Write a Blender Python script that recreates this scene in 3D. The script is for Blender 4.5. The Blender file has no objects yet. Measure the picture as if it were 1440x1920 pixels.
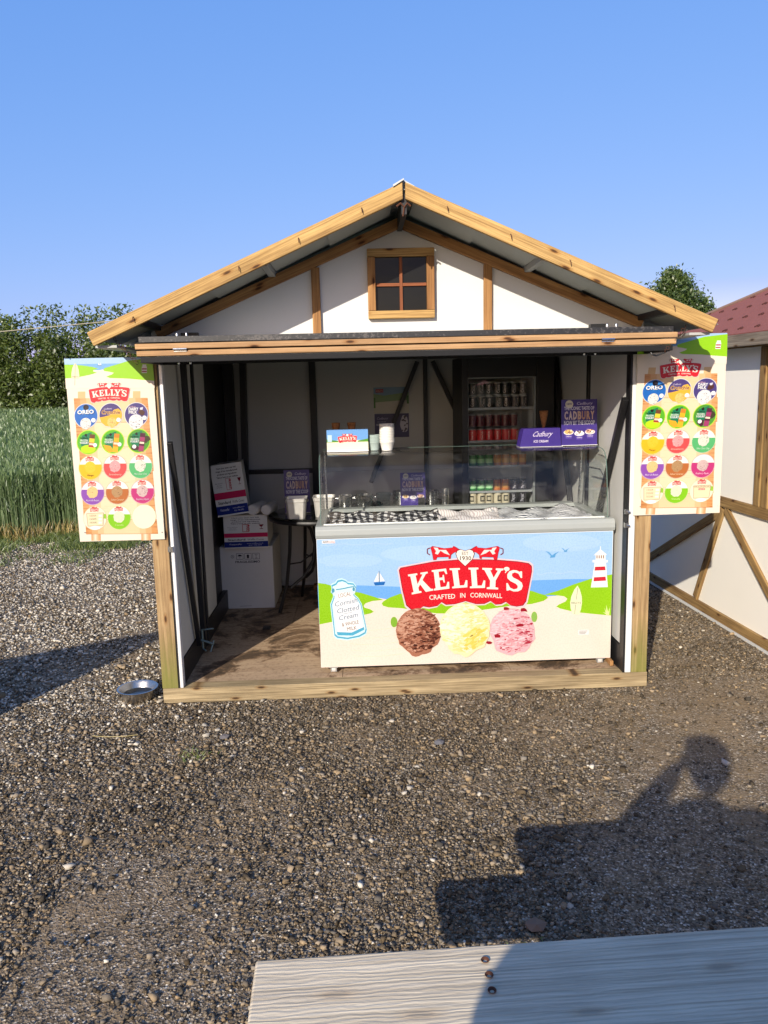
import bpy, math, random
import numpy as np
from mathutils import Vector, Matrix
from mathutils.geometry import tessellate_polygon
INK = .61
random.seed(7); RNG = np.random.default_rng(7)
SC = bpy.context.scene; COL = SC.collection
# ---------------------------------------------------------------- camera
def cam_setup():
    yaw, pitch, roll, f = .0303, .1614, -.0236, 1456.8
    cy, sy, cp, sp = math.cos(yaw), math.sin(yaw), math.cos(pitch), math.sin(pitch)
    F = Vector((sy*cp, cy*cp, -sp)); R = Vector((cy, -sy, 0)); U = R.cross(F)
    c, s = math.cos(roll), math.sin(roll)
    R2 = R*c + U*s; U2 = -R*s + U*c
    cd = bpy.data.cameras.new('camera'); co = bpy.data.objects.new('camera', cd); COL.objects.link(co)
    M = Matrix((R2, U2, -F)).transposed().to_4x4(); M.translation = Vector((-.2183, -4.14, 1.7193))
    co.matrix_world = M
    cd.sensor_fit = 'VERTICAL'; cd.sensor_height = 24; cd.lens = 24*f/1920
    cd.clip_start = .02; cd.clip_end = 2000
    SC.camera = co
cam_setup()
# ---------------------------------------------------------------- light
SUN_EL, SUN_AZ = 24.3, 23.9            # sun is behind and left of the camera; light travels towards +Y, +X
w = bpy.data.worlds.new('World'); SC.world = w; w.use_nodes = True
nt = w.node_tree; nt.nodes.clear()
sky = nt.nodes.new('ShaderNodeTexSky'); sky.sky_type = 'NISHITA'; sky.sun_disc = False
sky.sun_elevation = math.radians(SUN_EL); sky.sun_rotation = math.radians(180+SUN_AZ)
sky.air_density = 1.0; sky.dust_density = .6; sky.ozone_density = 3.0; sky.altitude = 50
bg = nt.nodes.new('ShaderNodeBackground'); bg.inputs[1].default_value = .109
wo = nt.nodes.new('ShaderNodeOutputWorld')
SKYG, SKYA = (.76, .46, .25), (1.01, 1.78, 4.2)      # per channel tone of the sky
sp = nt.nodes.new('ShaderNodeSeparateColor'); cb = nt.nodes.new('ShaderNodeCombineColor'); nt.links.new(sky.outputs[0], sp.inputs[0])
for i in range(3):
    pw = nt.nodes.new('ShaderNodeMath'); pw.operation = 'POWER'; pw.inputs[1].default_value = SKYG[i]
    ml = nt.nodes.new('ShaderNodeMath'); ml.operation = 'MULTIPLY'; ml.inputs[1].default_value = SKYA[i]
    nt.links.new(sp.outputs[i], pw.inputs[0]); nt.links.new(pw.outputs[0], ml.inputs[0])
    sb = nt.nodes.new('ShaderNodeMath'); sb.operation = 'SUBTRACT'; sb.inputs[1].default_value = (4.4, 6.8, 9.5)[i]; nt.links.new(sp.outputs[i], sb.inputs[0])
    mx_ = nt.nodes.new('ShaderNodeMath'); mx_.operation = 'MAXIMUM'; mx_.inputs[1].default_value = 0; nt.links.new(sb.outputs[0], mx_.inputs[0])
    ad = nt.nodes.new('ShaderNodeMath'); ad.operation = 'MULTIPLY_ADD'; ad.inputs[1].default_value = (1.3, 1.2, .8)[i]; nt.links.new(mx_.outputs[0], ad.inputs[0]); nt.links.new(ml.outputs[0], ad.inputs[2]); nt.links.new(ad.outputs[0], cb.inputs[i])
nt.links.new(cb.outputs[0], bg.inputs[0]); nt.links.new(bg.outputs[0], wo.inputs[0])
sd = bpy.data.lights.new('sun', 'SUN'); sd.energy = 5.0; sd.angle = math.radians(.53); sd.color = (1, .91, .775)
so = bpy.data.objects.new('sun', sd); COL.objects.link(so)
az, el = math.radians(SUN_AZ), math.radians(SUN_EL)
SD = Vector((math.sin(az)*math.cos(el), math.cos(az)*math.cos(el), -math.sin(el)))
so.rotation_euler = SD.to_track_quat('-Z', 'Y').to_euler(); so.location = (-5, -10, 6)
SC.view_settings.view_transform = 'Standard'; SC.view_settings.look = 'None'
SC.view_settings.exposure = .45; SC.view_settings.gamma = 1; SC.view_settings.use_curve_mapping = False
SC.cycles.max_bounces = 8; SC.cycles.transparent_max_bounces = 24
# ---------------------------------------------------------------- materials
def lin(c):
    return tuple(((x/255)/12.92 if x/255 <= .04045 else ((x/255+.055)/1.055)**2.4) for x in c)
MATS = {}
def newmat(name):
    m = bpy.data.materials.new(name); m.use_nodes = True; nt = m.node_tree
    return m, nt, nt.nodes['Principled BSDF']
def N(nt, t, **kw):
    n = nt.nodes.new(t)
    for k, v in kw.items():
        if k.startswith('i_'): n.inputs[k[2:].replace('_', ' ')].default_value = v
        else: setattr(n, k, v)
    return n
def L(nt, a, b): nt.links.new(a, b)
def ramp(nt, fac, stops):
    r = N(nt, 'ShaderNodeValToRGB'); cr = r.color_ramp
    while len(cr.elements) < len(stops): cr.elements.new(.5)
    for e, (p, c) in zip(cr.elements, stops): e.position = p; e.color = (*c, 1)
    L(nt, fac, r.inputs[0]); return r.outputs[0]
def mixc(nt, f, a, b, mode='MIX'):
    n = N(nt, 'ShaderNodeMix', data_type='RGBA', blend_type=mode)
    for i, s in ((0, f), (6, a), (7, b)):
        if isinstance(s, (int, float)): n.inputs[i].default_value = s
        elif isinstance(s, tuple): n.inputs[i].default_value = (*s, 1)
        else: L(nt, s, n.inputs[i])
    return n.outputs[2]
def coords(nt, scale=(1, 1, 1), rnd=True):
    tc = N(nt, 'ShaderNodeTexCoord'); mp = N(nt, 'ShaderNodeMapping'); mp.inputs['Scale'].default_value = scale
    L(nt, tc.outputs['Object'], mp.inputs[0])
    if rnd:
        oi = N(nt, 'ShaderNodeObjectInfo'); mu = N(nt, 'ShaderNodeMath', operation='MULTIPLY'); mu.inputs[1].default_value = 37
        L(nt, oi.outputs['Random'], mu.inputs[0]); L(nt, mu.outputs[0], mp.inputs['Location'])
    return mp.outputs[0]
def noise(nt, vec, scale, detail=5, rough=.6, dist=0):
    n = N(nt, 'ShaderNodeTexNoise'); n.inputs['Scale'].default_value = scale; n.inputs['Detail'].default_value = detail
    n.inputs['Roughness'].default_value = rough; n.inputs['Distortion'].default_value = dist
    L(nt, vec, n.inputs['Vector']); return n.outputs[0]
def bump(nt, h, strength, dist, b, prev=None):
    n = N(nt, 'ShaderNodeBump'); n.inputs['Strength'].default_value = strength; n.inputs['Distance'].default_value = dist
    L(nt, h, n.inputs['Height'])
    if prev is not None: L(nt, prev, n.inputs['Normal'])
    L(nt, n.outputs[0], b.inputs['Normal']); return n.outputs[0]
def plain(name, c, rough=.6, metal=0, wear=.12, scale=9, bmp=0, spec=.5):
    """a paint / plastic / metal with a little uneven wear in tone and gloss"""
    if name in MATS: return MATS[name]
    m, nt, b = newmat(name); v = coords(nt)
    n = noise(nt, v, scale, 6); n2 = noise(nt, v, scale*7, 4)
    c0 = tuple(x*(1-wear) for x in c); c1 = tuple(min(1, x*(1+wear*.5)) for x in c)
    L(nt, mixc(nt, n, c0, c1), b.inputs['Base Color'])
    mr = N(nt, 'ShaderNodeMapRange'); mr.inputs['To Min'].default_value = max(.03, rough-.12); mr.inputs['To Max'].default_value = min(1, rough+.15)
    L(nt, n2, mr.inputs[0]); L(nt, mr.outputs[0], b.inputs['Roughness'])
    b.inputs['Metallic'].default_value = metal; b.inputs['Specular IOR Level'].default_value = spec
    if bmp: bump(nt, n2, .5, bmp, b)
    MATS[name] = m; return m
def wood(name, light, dark, rough=.75, knot=True, rings=0, kst=.95, green=False, grey=0, fine=1.0, bd=.0016, streak=.5):
    if name in MATS: return MATS[name]
    m, nt, b = newmat(name); v = coords(nt)
    st = N(nt, 'ShaderNodeMapping'); st.inputs['Scale'].default_value = (1.1, 22*fine, 22*fine); L(nt, v, st.inputs[0])
    g1 = noise(nt, st.outputs[0], 1.6, 6, .62, .6)
    st2 = N(nt, 'ShaderNodeMapping'); st2.inputs['Scale'].default_value = (3, 160*fine, 160*fine); L(nt, v, st2.inputs[0])
    g2 = noise(nt, st2.outputs[0], 1.2, 3, .6)
    big = noise(nt, v, 3.0, 4, .6)
    col = ramp(nt, g1, [(.3, dark), (.5, tuple((a+c)/2 for a, c in zip(light, dark))), (.66, light)])
    col = mixc(nt, streak, col, ramp(nt, g2, [(.35, tuple(x*.55 for x in dark)), (.6, (1, 1, 1))]), 'MULTIPLY')
    col = mixc(nt, .45, col, ramp(nt, big, [(.3, (.55, .5, .45)), (.65, (1.15, 1.1, 1.0))]), 'MULTIPLY')
    if rings:
        wm = N(nt, 'ShaderNodeMapping'); wm.inputs['Scale'].default_value = (.22, 1, 1); L(nt, v, wm.inputs[0])
        wv = N(nt, 'ShaderNodeTexWave'); wv.wave_type = 'BANDS'; wv.bands_direction = 'Z'; wv.inputs['Scale'].default_value = rings; wv.inputs['Distortion'].default_value = 9; wv.inputs['Detail'].default_value = 4; wv.inputs['Detail Scale'].default_value = 1.2; wv.inputs['Detail Roughness'].default_value = .6
        L(nt, wm.outputs[0], wv.inputs['Vector']); col = mixc(nt, .24, col, ramp(nt, wv.outputs['Fac'], [(.0, (.70, .67, .63)), (.3, (.95, .94, .92)), (.6, (1.04, 1.03, 1.02))]), 'MULTIPLY')
        cr = N(nt, 'ShaderNodeMapping'); cr.inputs['Scale'].default_value = (2.2, 1, 60); L(nt, v, cr.inputs[0]); cn = noise(nt, cr.outputs[0], 1.3, 5, .7, .3)
        col = mixc(nt, .9, col, ramp(nt, cn, [(.30, (.35, .31, .27)), (.345, (1, 1, 1))]), 'MULTIPLY')
    if knot:
        kv = N(nt, 'ShaderNodeMapping'); kv.inputs['Scale'].default_value = (3.4, .05, 11); L(nt, v, kv.inputs[0])
        vo = N(nt, 'ShaderNodeTexVoronoi', voronoi_dimensions='2D'); vo.inputs['Scale'].default_value = 1
        s3 = N(nt, 'ShaderNodeSeparateXYZ'); c3 = N(nt, 'ShaderNodeCombineXYZ'); L(nt, kv.outputs[0], s3.inputs[0]); L(nt, s3.outputs[0], c3.inputs[0]); L(nt, s3.outputs[2], c3.inputs[1])
        L(nt, c3.outputs[0], vo.inputs['Vector'])
        k = ramp(nt, vo.outputs['Distance'], [(.03, (.12, .07, .035)), (.055, (.32, .20, .12)), (.08, (.8, .68, .55)), (.15, (1, 1, 1))])
        col = mixc(nt, kst, col, k, 'MULTIPLY')
    if green:      # algae on the lowest part of a post (local x = along the post, from its foot)
        tc = N(nt, 'ShaderNodeTexCoord'); sp = N(nt, 'ShaderNodeSeparateXYZ'); L(nt, tc.outputs['Object'], sp.inputs[0])
        mr = N(nt, 'ShaderNodeMapRange'); mr.inputs['From Min'].default_value = .34; mr.inputs['From Max'].default_value = .02
        ad = N(nt, 'ShaderNodeMath', operation='ADD'); L(nt, sp.outputs[0], ad.inputs[0])
        mm = N(nt, 'ShaderNodeMath', operation='MULTIPLY_ADD'); mm.inputs[1].default_value = .5; mm.inputs[2].default_value = -.25
        L(nt, g1, mm.inputs[0]); L(nt, mm.outputs[0], ad.inputs[1]); L(nt, ad.outputs[0], mr.inputs[0])
        mu = N(nt, 'ShaderNodeMath', operation='MULTIPLY'); mu.inputs[1].default_value = .75; L(nt, mr.outputs[0], mu.inputs[0])
        col = mixc(nt, mu.outputs[0], col, (.13, .15, .025))
    L(nt, col, b.inputs['Base Color']); b.inputs['Roughness'].default_value = rough
    b.inputs['Specular IOR Level'].default_value = .3
    h = mixc(nt, .5, g1, g2)
    if rings: h = mixc(nt, .6, h, wv.outputs['Fac'])
    bump(nt, h, .7, bd, b)
    MATS[name] = m; return m
def printmat(name='print', rough=.3, spec=.5):
    if name in MATS: return MATS[name]
    m, nt, b = newmat(name)
    a = N(nt, 'ShaderNodeAttribute', attribute_name='Col')
    v = coords(nt, rnd=False); n = noise(nt, v, 6, 6); n3 = noise(nt, v, 90, 3)
    c = mixc(nt, .16, a.outputs['Color'], ramp(nt, n, [(.3, (.72, .7, .66)), (.7, (1, 1, 1))]), 'MULTIPLY')
    L(nt, c, b.inputs['Base Color'])
    mr = N(nt, 'ShaderNodeMapRange'); mr.inputs['To Min'].default_value = rough-.08; mr.inputs['To Max'].default_value = rough+.2
    L(nt, n3, mr.inputs[0]); L(nt, mr.outputs[0], b.inputs['Roughness']); b.inputs['Specular IOR Level'].default_value = spec
    MATS[name] = m; return m
def glass(name, tint=(.93, .97, .95), ior=1.45, rough=.01):
    if name in MATS: return MATS[name]
    m, nt, b = newmat(name); nt.nodes.remove(b); out = nt.nodes['Material Output']
    tr = N(nt, 'ShaderNodeBsdfTransparent'); tr.inputs[0].default_value = (*tint, 1)
    gl = N(nt, 'ShaderNodeBsdfGlossy'); gl.inputs['Roughness'].default_value = rough
    fr = N(nt, 'ShaderNodeFresnel'); fr.inputs[0].default_value = ior
    v = coords(nt); n = noise(nt, v, 3, 5); bp = N(nt, 'ShaderNodeBump'); bp.inputs['Strength'].default_value = .008; bp.inputs['Distance'].default_value = .02
    L(nt, n, bp.inputs['Height']); 
    ge = N(nt, 'ShaderNodeNewGeometry'); iv = N(nt, 'ShaderNodeMath', operation='SUBTRACT'); iv.inputs[0].default_value = 1; L(nt, ge.outputs['Backfacing'], iv.inputs[1])
    fm_ = N(nt, 'ShaderNodeMath', operation='MULTIPLY'); L(nt, fr.outputs[0], fm_.inputs[0]); L(nt, iv.outputs[0], fm_.inputs[1])
    mx = N(nt, 'ShaderNodeMixShader'); L(nt, fm_.outputs[0], mx.inputs[0]); L(nt, tr.outputs[0], mx.inputs[1]); L(nt, gl.outputs[0], mx.inputs[2])
    di = N(nt, 'ShaderNodeBsdfDiffuse'); di.inputs[0].default_value = (.6, .62, .6, 1)       # smears and dust
    mr = N(nt, 'ShaderNodeMapRange'); mr.inputs['From Min'].default_value = .45; mr.inputs['From Max'].default_value = .8
    mr.inputs['To Min'].default_value = .0; mr.inputs['To Max'].default_value = .03
    L(nt, noise(nt, v, 5, 8, .7, 1.5), mr.inputs[0])
    m2 = N(nt, 'ShaderNodeMixShader'); L(nt, mr.outputs[0], m2.inputs[0]); L(nt, mx.outputs[0], m2.inputs[1]); L(nt, di.outputs[0], m2.inputs[2])
    L(nt, m2.outputs[0], out.inputs[0]); MATS[name] = m; return m
W_BARGE = wood('timber_gold', (.58, .385, .15), (.36, .22, .08), streak=.5)
W_POST = wood('timber_post', (.42, .30, .155), (.27, .17, .08), green=True, streak=.4)
W_SILL = wood('timber_sill', (.42, .335, .20), (.25, .19, .105), streak=.55)
W_TRIM = wood('timber_trim', (.40, .22, .085), (.24, .115, .04), streak=.4)
W_CEDAR = wood('timber_red', (.34, .12, .05), (.22, .07, .03), knot=False)
W_HATCH = wood('timber_hatch', (.47, .30, .155), (.33, .19, .09), streak=.3)
W_NEIGH = wood('timber_aged', (.38, .255, .105), (.22, .13, .05), streak=.5)
W_GREY = wood('timber_weathered', (.30, .26, .20), (.2, .16, .12))
W_PLANK = wood('timber_bleached', (.66, .575, .425), (.55, .47, .345), rough=.85, knot=True, rings=40, kst=.35, fine=1.0, bd=.0011, streak=.4)
BLACK = plain('black_steel', (.012, .012, .013), .45, .2, .3, 12)
WHITE = plain('white_panel', (.56, .565, .55), .45, 0, .05, 3)
INNER = plain('inner_lining', (.52, .52, .48), .4, 0, .06, 3)
WPLAS = plain('white_paper', (.72, .71, .68), .6, 0, .06)
GREYP = plain('grey_plastic', (.30, .32, .31), .4, 0, .06)
STEEL = plain('steel', (.55, .55, .54), .25, 1, .1)
ZINC = plain('zinc_sheet', (.42, .43, .42), .5, .6, .2, 5)
RUST = plain('rust', (.10, .035, .015), .8, .1, .5, 60, .002)
RUBBER = plain('rubber', (.03, .03, .03), .8)
PRINT = printmat(); CARTON = printmat('carton', .7, .2); CANMAT = printmat('can_print', .25, .6)
GLASS = glass('glass', (.985, .995, .99)); DGLASS = glass('door_glass', (.98, .98, .98))
# ---------------------------------------------------------------- mesh helpers
class MB:
    def __init__(s): s.v = []; s.f = []; s.c = []; s.col = None
    def add(s, vs, fs, col=None):
        o = len(s.v); s.v += [tuple(v) for v in vs]; s.f += [tuple(i+o for i in f) for f in fs]
        s.c += [col or s.col or (.8, .8, .8)]*len(fs); return s
    def box(s, x0, x1, y0, y1, z0, z1, col=None, M=None):
        vs = [Vector((x, y, z)) for x in (x0, x1) for y in (y0, y1) for z in (z0, z1)]
        if M: vs = [M @ v for v in vs]
        return s.add(vs, [(0, 1, 3, 2), (4, 6, 7, 5), (0, 4, 5, 1), (2, 3, 7, 6), (0, 2, 6, 4), (1, 5, 7, 3)], col)
    def tube(s, pts, r, n=8, col=None, closed=False, caps=True):
        pts = [Vector(p) for p in pts]; rs = r if isinstance(r, (list, tuple)) else [r]*len(pts)
        up = Vector((0, 0, 1)); rings = []; prev = None
        for i, p in enumerate(pts):
            if closed: t = pts[(i+1) % len(pts)]-pts[i-1]
            else: t = pts[min(i+1, len(pts)-1)]-pts[max(i-1, 0)]
            t.normalize()
            a = (prev - t*prev.dot(t)) if prev is not None else t.cross(up if abs(t.z) < .95 else Vector((1, 0, 0)))
            if a.length < 1e-6: a = t.orthogonal()
            a.normalize(); prev = a; b = t.cross(a)
            rings.append([p+(a*math.cos(q)+b*math.sin(q))*rs[i] for q in [2*math.pi*k/n for k in range(n)]])
        vs = [v for rg in rings for v in rg]; fs = []; m = len(pts)
        for i in range(m if closed else m-1):
            j = (i+1) % m
            for k in range(n): fs.append((i*n+k, i*n+(k+1) % n, j*n+(k+1) % n, j*n+k))
        if caps and not closed: fs += [tuple(range(n))[::-1], tuple((m-1)*n+k for k in range(n))]
        return s.add(vs, fs, col)
    def lathe(s, prof, n=24, M=None, cols=None, sx=1, sy=1):
        """prof: list of (r,z)"""
        vs = []; fs = []
        for r, z in prof:
            for k in range(n):
                a = 2*math.pi*k/n; v = Vector((r*math.cos(a)*sx, r*math.sin(a)*sy, z)); vs.append(M @ v if M else v)
        o = len(s.v); s.v += [tuple(v) for v in vs]
        for i in range(len(prof)-1):
            for k in range(n):
                s.f.append(tuple(o+q for q in (i*n+k, i*n+(k+1) % n, (i+1)*n+(k+1) % n, (i+1)*n+k)))
                s.c.append(cols[i] if cols else (s.col or (.8, .8, .8)))
        return s
    def prism(s, pts, d0, d1, axis='Y', col=None, M=None):
        """pts 2D outline, extruded d0..d1 along axis (Y: pts are x,z; X: pts are y,z; Z: pts are x,y)"""
        f = {'Y': lambda p, d: (p[0], d, p[1]), 'X': lambda p, d: (d, p[0], p[1]), 'Z': lambda p, d: (p[0], p[1], d)}[axis]
        n = len(pts); vs = [Vector(f(p, d0)) for p in pts]+[Vector(f(p, d1)) for p in pts]
        if M: vs = [M @ v for v in vs]
        tr = tessellate_polygon([[Vector((p[0], p[1], 0)) for p in pts]])
        fs = [tuple(t) for t in tr]+[tuple(i+n for i in t)[::-1] for t in tr]+[(i, (i+1) % n, (i+1) % n+n, i+n) for i in range(n)]
        return s.add(vs, fs, col)
    def build(s, name, mat=None, parent=None, loc=None, smooth=False, bevel=0, link=True):
        me = bpy.data.meshes.new(name); me.from_pydata(s.v, [], s.f); me.update()
        ca = me.color_attributes.new('Col', 'FLOAT_COLOR', 'CORNER')
        arr = np.repeat(np.array([(*c, 1) for c in s.c], dtype=np.float32), [len(f) for f in s.f], axis=0)
        ca.data.foreach_set('color', arr.ravel())
        if mat: me.materials.append(mat)
        import bmesh
        bm = bmesh.new(); bm.from_mesh(me); bmesh.ops.recalc_face_normals(bm, faces=bm.faces); bm.to_mesh(me); bm.free()
        if smooth: me.polygons.foreach_set('use_smooth', [True]*len(me.polygons))
        o = bpy.data.objects.new(name, me)
        if link: COL.objects.link(o)
        if parent: o.parent = parent
        if loc is not None: o.location = loc
        if bevel:
            b = o.modifiers.new('bevel', 'BEVEL'); b.width = bevel; b.segments = 2; b.limit_method = 'ANGLE'; b.angle_limit = .6
        if smooth:
            o.modifiers.new('edge', 'EDGE_SPLIT').split_angle = .7
        return o
def tag(o, label=None, cat=None, group=None, kind=None):
    for k, v in (('label', label), ('category', cat), ('group', group), ('kind', kind)):
        if v: o[k] = v
    return o
def thing(name, label, cat, loc=(0, 0, 0), group=None, rot=(0, 0, 0)):
    o = bpy.data.objects.new(name, None); COL.objects.link(o); o.location = loc; o.rotation_euler = rot
    o.empty_display_size = .05
    return tag(o, label, cat, group)
def copy_tree(o, parent=None, loc=None, rot=None, label=None):
    c = o.copy(); COL.objects.link(c)
    if parent: c.parent = parent
    if loc is not None: c.location = loc
    if rot is not None: c.rotation_euler = rot
    if label: c['label'] = label
    for ch in list(o.children): copy_tree(ch, c)
    return c
def timber(name, p0, p1, wdt, th, mat, parent=None, nrm=(0, -1, 0), bevel=.003, cut0=0, cut1=0, org=None):
    """a straight timber from p0 to p1; wdt across, th along nrm. cut0/cut1 lean the end cuts"""
    p0, p1 = Vector(p0), Vector(p1); X = (p1-p0); Ln = X.length; X.normalize(); Nn = Vector(nrm)
    Nn = (Nn-X*Nn.dot(X)).normalized(); Z = X.cross(Nn).normalized()
    m = MB(); h = wdt/2; t = th/2
    vs = []
    for (x, c) in ((0, cut0), (Ln, cut1)):
        for y in (-t, t):
            for z in (-h, h): vs.append((x+c*z/h, y, z))
    m.add(vs, [(0, 1, 3, 2), (4, 6, 7, 5), (0, 4, 5, 1), (2, 3, 7, 6), (0, 2, 6, 4), (1, 5, 7, 3)])
    o = m.build(name, mat, None, bevel=bevel)
    M = Matrix((X, Nn, Z)).transposed().to_4x4(); M.translation = p0
    if parent: o.parent = parent; M = Matrix.Translation(-Vector(parent.location)) @ M if parent.rotation_euler[:] == (0, 0, 0) else parent.matrix_basis.inverted() @ M
    o.matrix_local = M
    return o
def fast_mesh(name, V, F, mat, cols=None, kind=None, smooth=False, parent=None):
    """V (n,3); F (m,k) with k 3 or 4; cols (m,3) per face"""
    me = bpy.data.meshes.new(name); m, k = F.shape
    me.vertices.add(len(V)); me.vertices.foreach_set('co', V.astype(np.float32).ravel())
    me.loops.add(m*k); me.loops.foreach_set('vertex_index', F.astype(np.int32).ravel())
    me.polygons.add(m); me.polygons.foreach_set('loop_start', np.arange(0, m*k, k, dtype=np.int32))
    me.update(calc_edges=True)
    if cols is not None:
        ca = me.color_attributes.new('Col', 'FLOAT_COLOR', 'CORNER')
        c4 = np.concatenate([cols, np.ones((m, 1))], 1).astype(np.float32)
        ca.data.foreach_set('color', np.repeat(c4, k, axis=0).ravel())
    if smooth: me.polygons.foreach_set('use_smooth', np.ones(m, bool))
    me.materials.append(mat); o = bpy.data.objects.new(name, me); COL.objects.link(o)
    if kind: o['kind'] = kind
    if parent: o.parent = parent
    return o
# ---------------------------------------------------------------- printed art
def homog(src, dst):
    A = []; b = []
    for (x, y), (u, v) in zip(src, dst):
        A += [[x, y, 1, 0, 0, 0, -u*x, -u*y], [0, 0, 0, x, y, 1, -v*x, -v*y]]; b += [u, v]
    h = np.append(np.linalg.solve(np.array(A, float), np.array(b, float)), 1).reshape(3, 3)
    def f(p):
        q = h @ np.array([p[0], p[1], 1.]); return (q[0]/q[2], q[1]/q[2])
    return f
TXT = {}
def text_mesh(s, bold=0.0):
    k = (s, bold)
    if k not in TXT:
        cu = bpy.data.curves.new('t', 'FONT'); cu.body = s; cu.size = 1; cu.offset = bold; cu.resolution_u = 2
        cu.align_x = 'CENTER'; o = bpy.data.objects.new('t', cu)
        me = bpy.data.meshes.new_from_object(o)
        TXT[k] = ([tuple(v.co[:2]) for v in me.vertices], [tuple(p.vertices) for p in me.polygons])
        bpy.data.objects.remove(o); bpy.data.meshes.remove(me); bpy.data.curves.remove(cu)
    return TXT[k]
class Art:
    """flat printed shapes in the sign's own plane; u right, v up, each print layer a hair above the one below"""
    def __init__(s, f=lambda p: p, step=.0004): s.f = f; s.m = MB(); s.k = 0; s.step = step; s.g = lambda p: p
    def z(s, lay): s.k += 1; return lay*s.step + (s.k % 37)*.000005
    def P(s, p): return s.f(s.g(p))
    def poly(s, pts, col, lay):
        q = [s.P(p) for p in pts]; z = s.z(lay)
        tr = tessellate_polygon([[Vector((a, b, 0)) for a, b in q]])
        if tr: s.m.add([(a, -z, b) for a, b in q], tr, tuple(v*INK for v in lin(col)))
    def rect(s, x0, y0, x1, y1, col, lay): s.poly([(x0, y0), (x1, y0), (x1, y1), (x0, y1)], col, lay)
    def ell(s, cx, cy, rx, ry, col, lay, n=36, a0=0, a1=2*math.pi, rot=0):
        q = []
        for i in range(n+(a1-a0 < 6.28)):
            a = a0+(a1-a0)*i/n; x, y = rx*math.cos(a), ry*math.sin(a)
            q.append((cx+x*math.cos(rot)-y*math.sin(rot), cy+x*math.sin(rot)+y*math.cos(rot)))
        s.poly(q, col, lay)
    def ring(s, pts, wd, col, lay, closed=True):
        n = len(pts)
        for i in range(n if closed else n-1): s.seg(pts[i], pts[(i+1) % n], wd, col, lay)
    def seg(s, a, b, wd, col, lay, w2=None):
        dx, dy = b[0]-a[0], b[1]-a[1]; l = math.hypot(dx, dy) or 1; nx, ny = -dy/l/2, dx/l/2; w2 = wd if w2 is None else w2
        s.poly([(a[0]+nx*wd, a[1]+ny*wd), (b[0]+nx*w2, b[1]+ny*w2), (b[0]-nx*w2, b[1]-ny*w2), (a[0]-nx*wd, a[1]-ny*wd)], col, lay)
    def stroke(s, pts, wd, col, lay):
        for a, b in zip(pts, pts[1:]): s.seg(a, b, wd, col, lay)
    def blob(s, cx, cy, r, col, lay, jag=.2, n=9, sx=1, sy=1, rot=0):
        q = []
        for i in range(n):
            a = 2*math.pi*i/n; rr = r*(1+random.uniform(-jag, jag)); x, y = rr*math.cos(a)*sx, rr*math.sin(a)*sy
            q.append((cx+x*math.cos(rot)-y*math.sin(rot), cy+x*math.sin(rot)+y*math.cos(rot)))
        s.poly(q, col, lay)
    def text(s, t, x, y, h, col, lay, wid=None, rot=0, bold=0.0, shear=0.0, arc=0):
        """h = cap height; x,y = centre of baseline; y grows downwards when s.down"""
        V, Fc = text_mesh(t, bold)
        if not Fc: return
        sc = h/.7; w0 = max(v[0] for v in V)-min(v[0] for v in V); kx = sc if wid is None else wid/w0
        cr, sr = math.cos(rot), math.sin(rot); z = s.z(lay); out = []
        for a, b in V:
            px = a*kx+shear*b*sc; py = -b*sc
            if arc: py += arc*(px/(wid or 1)*2)**2
            out.append(s.P((x+px*cr-py*sr, y+px*sr+py*cr)))
        s.m.add([(a, -z, b) for a, b in out], Fc, tuple(v*INK for v in lin(col)))
# serif capitals drawn in a unit square (x right, y down)
def GL(ch):
    sf = .09
    if ch == 'K': return [[(.0, 0), (.46, 0), (.46, sf), (.36, sf+.02), (.36, .91), (.46, .92), (.46, 1), (0, 1), (0, .92), (.1, .91), (.1, sf+.02), (0, sf)],
                          [(.36, .56), (.72, .10), (.62, .08), (.62, 0), (1, 0), (1, .08), (.88, .11), (.36, .74)],
                          [(.44, .5), (.62, .36), (.94, .9), (1.04, .92), (1.04, 1), (.66, 1)]]
    if ch == 'E': return [[(0, 0), (.92, 0), (.95, .28), (.86, .28), (.78, .11), (.42, .11), (.42, .42), (.62, .42), (.66, .3), (.73, .3), (.73, .68), (.66, .68), (.62, .54), (.42, .54), (.42, .88), (.78, .88), (.91, .66), (1, .68), (.96, 1), (0, 1), (0, .92), (.12, .9), (.12, .1), (0, .08)]]
    if ch == 'L': return [[(0, 0), (.62, 0), (.62, .08), (.48, .1), (.48, .88), (.76, .88), (.9, .62), (1, .64), (.95, 1), (0, 1), (0, .92), (.14, .9), (.14, .1), (0, .08)]]
    if ch == 'Y': return [[(0, 0), (.46, 0), (.46, .08), (.38, .1), (.56, .45), (.74, .11), (.64, .08), (.64, 0), (1, 0), (1, .08), (.9, .1), (.66, .58), (.66, .9), (.8, .92), (.8, 1), (.26, 1), (.26, .92), (.4, .9), (.4, .6), (.1, .1), (0, .08)]]
    if ch == 'S':
        o = [(.93, .02), (.95, .34), (.86, .34), (.72, .14), (.5, .09), (.34, .15), (.32, .26), (.42, .35), (.72, .45), (.93, .56), (1, .72), (.93, .9), (.72, 1.0), (.45, 1.02), (.22, .96), (.12, 1.0), (.03, 1.0), (0, .64), (.09, .64), (.24, .85), (.48, .92), (.68, .86), (.7, .74), (.58, .64), (.25, .53), (.06, .4), (.04, .22), (.16, .06), (.4, -.02), (.62, -.01), (.78, .05), (.85, .02)]
        return [o]
    if ch == "'": return [[(.5+.5*math.cos(a), .35+.33*math.sin(a)) for a in [i*math.pi/8 for i in range(-8, 5)]]+[(.55, .72), (.3, 1), (.18, .95), (.35, .7)]]
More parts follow.
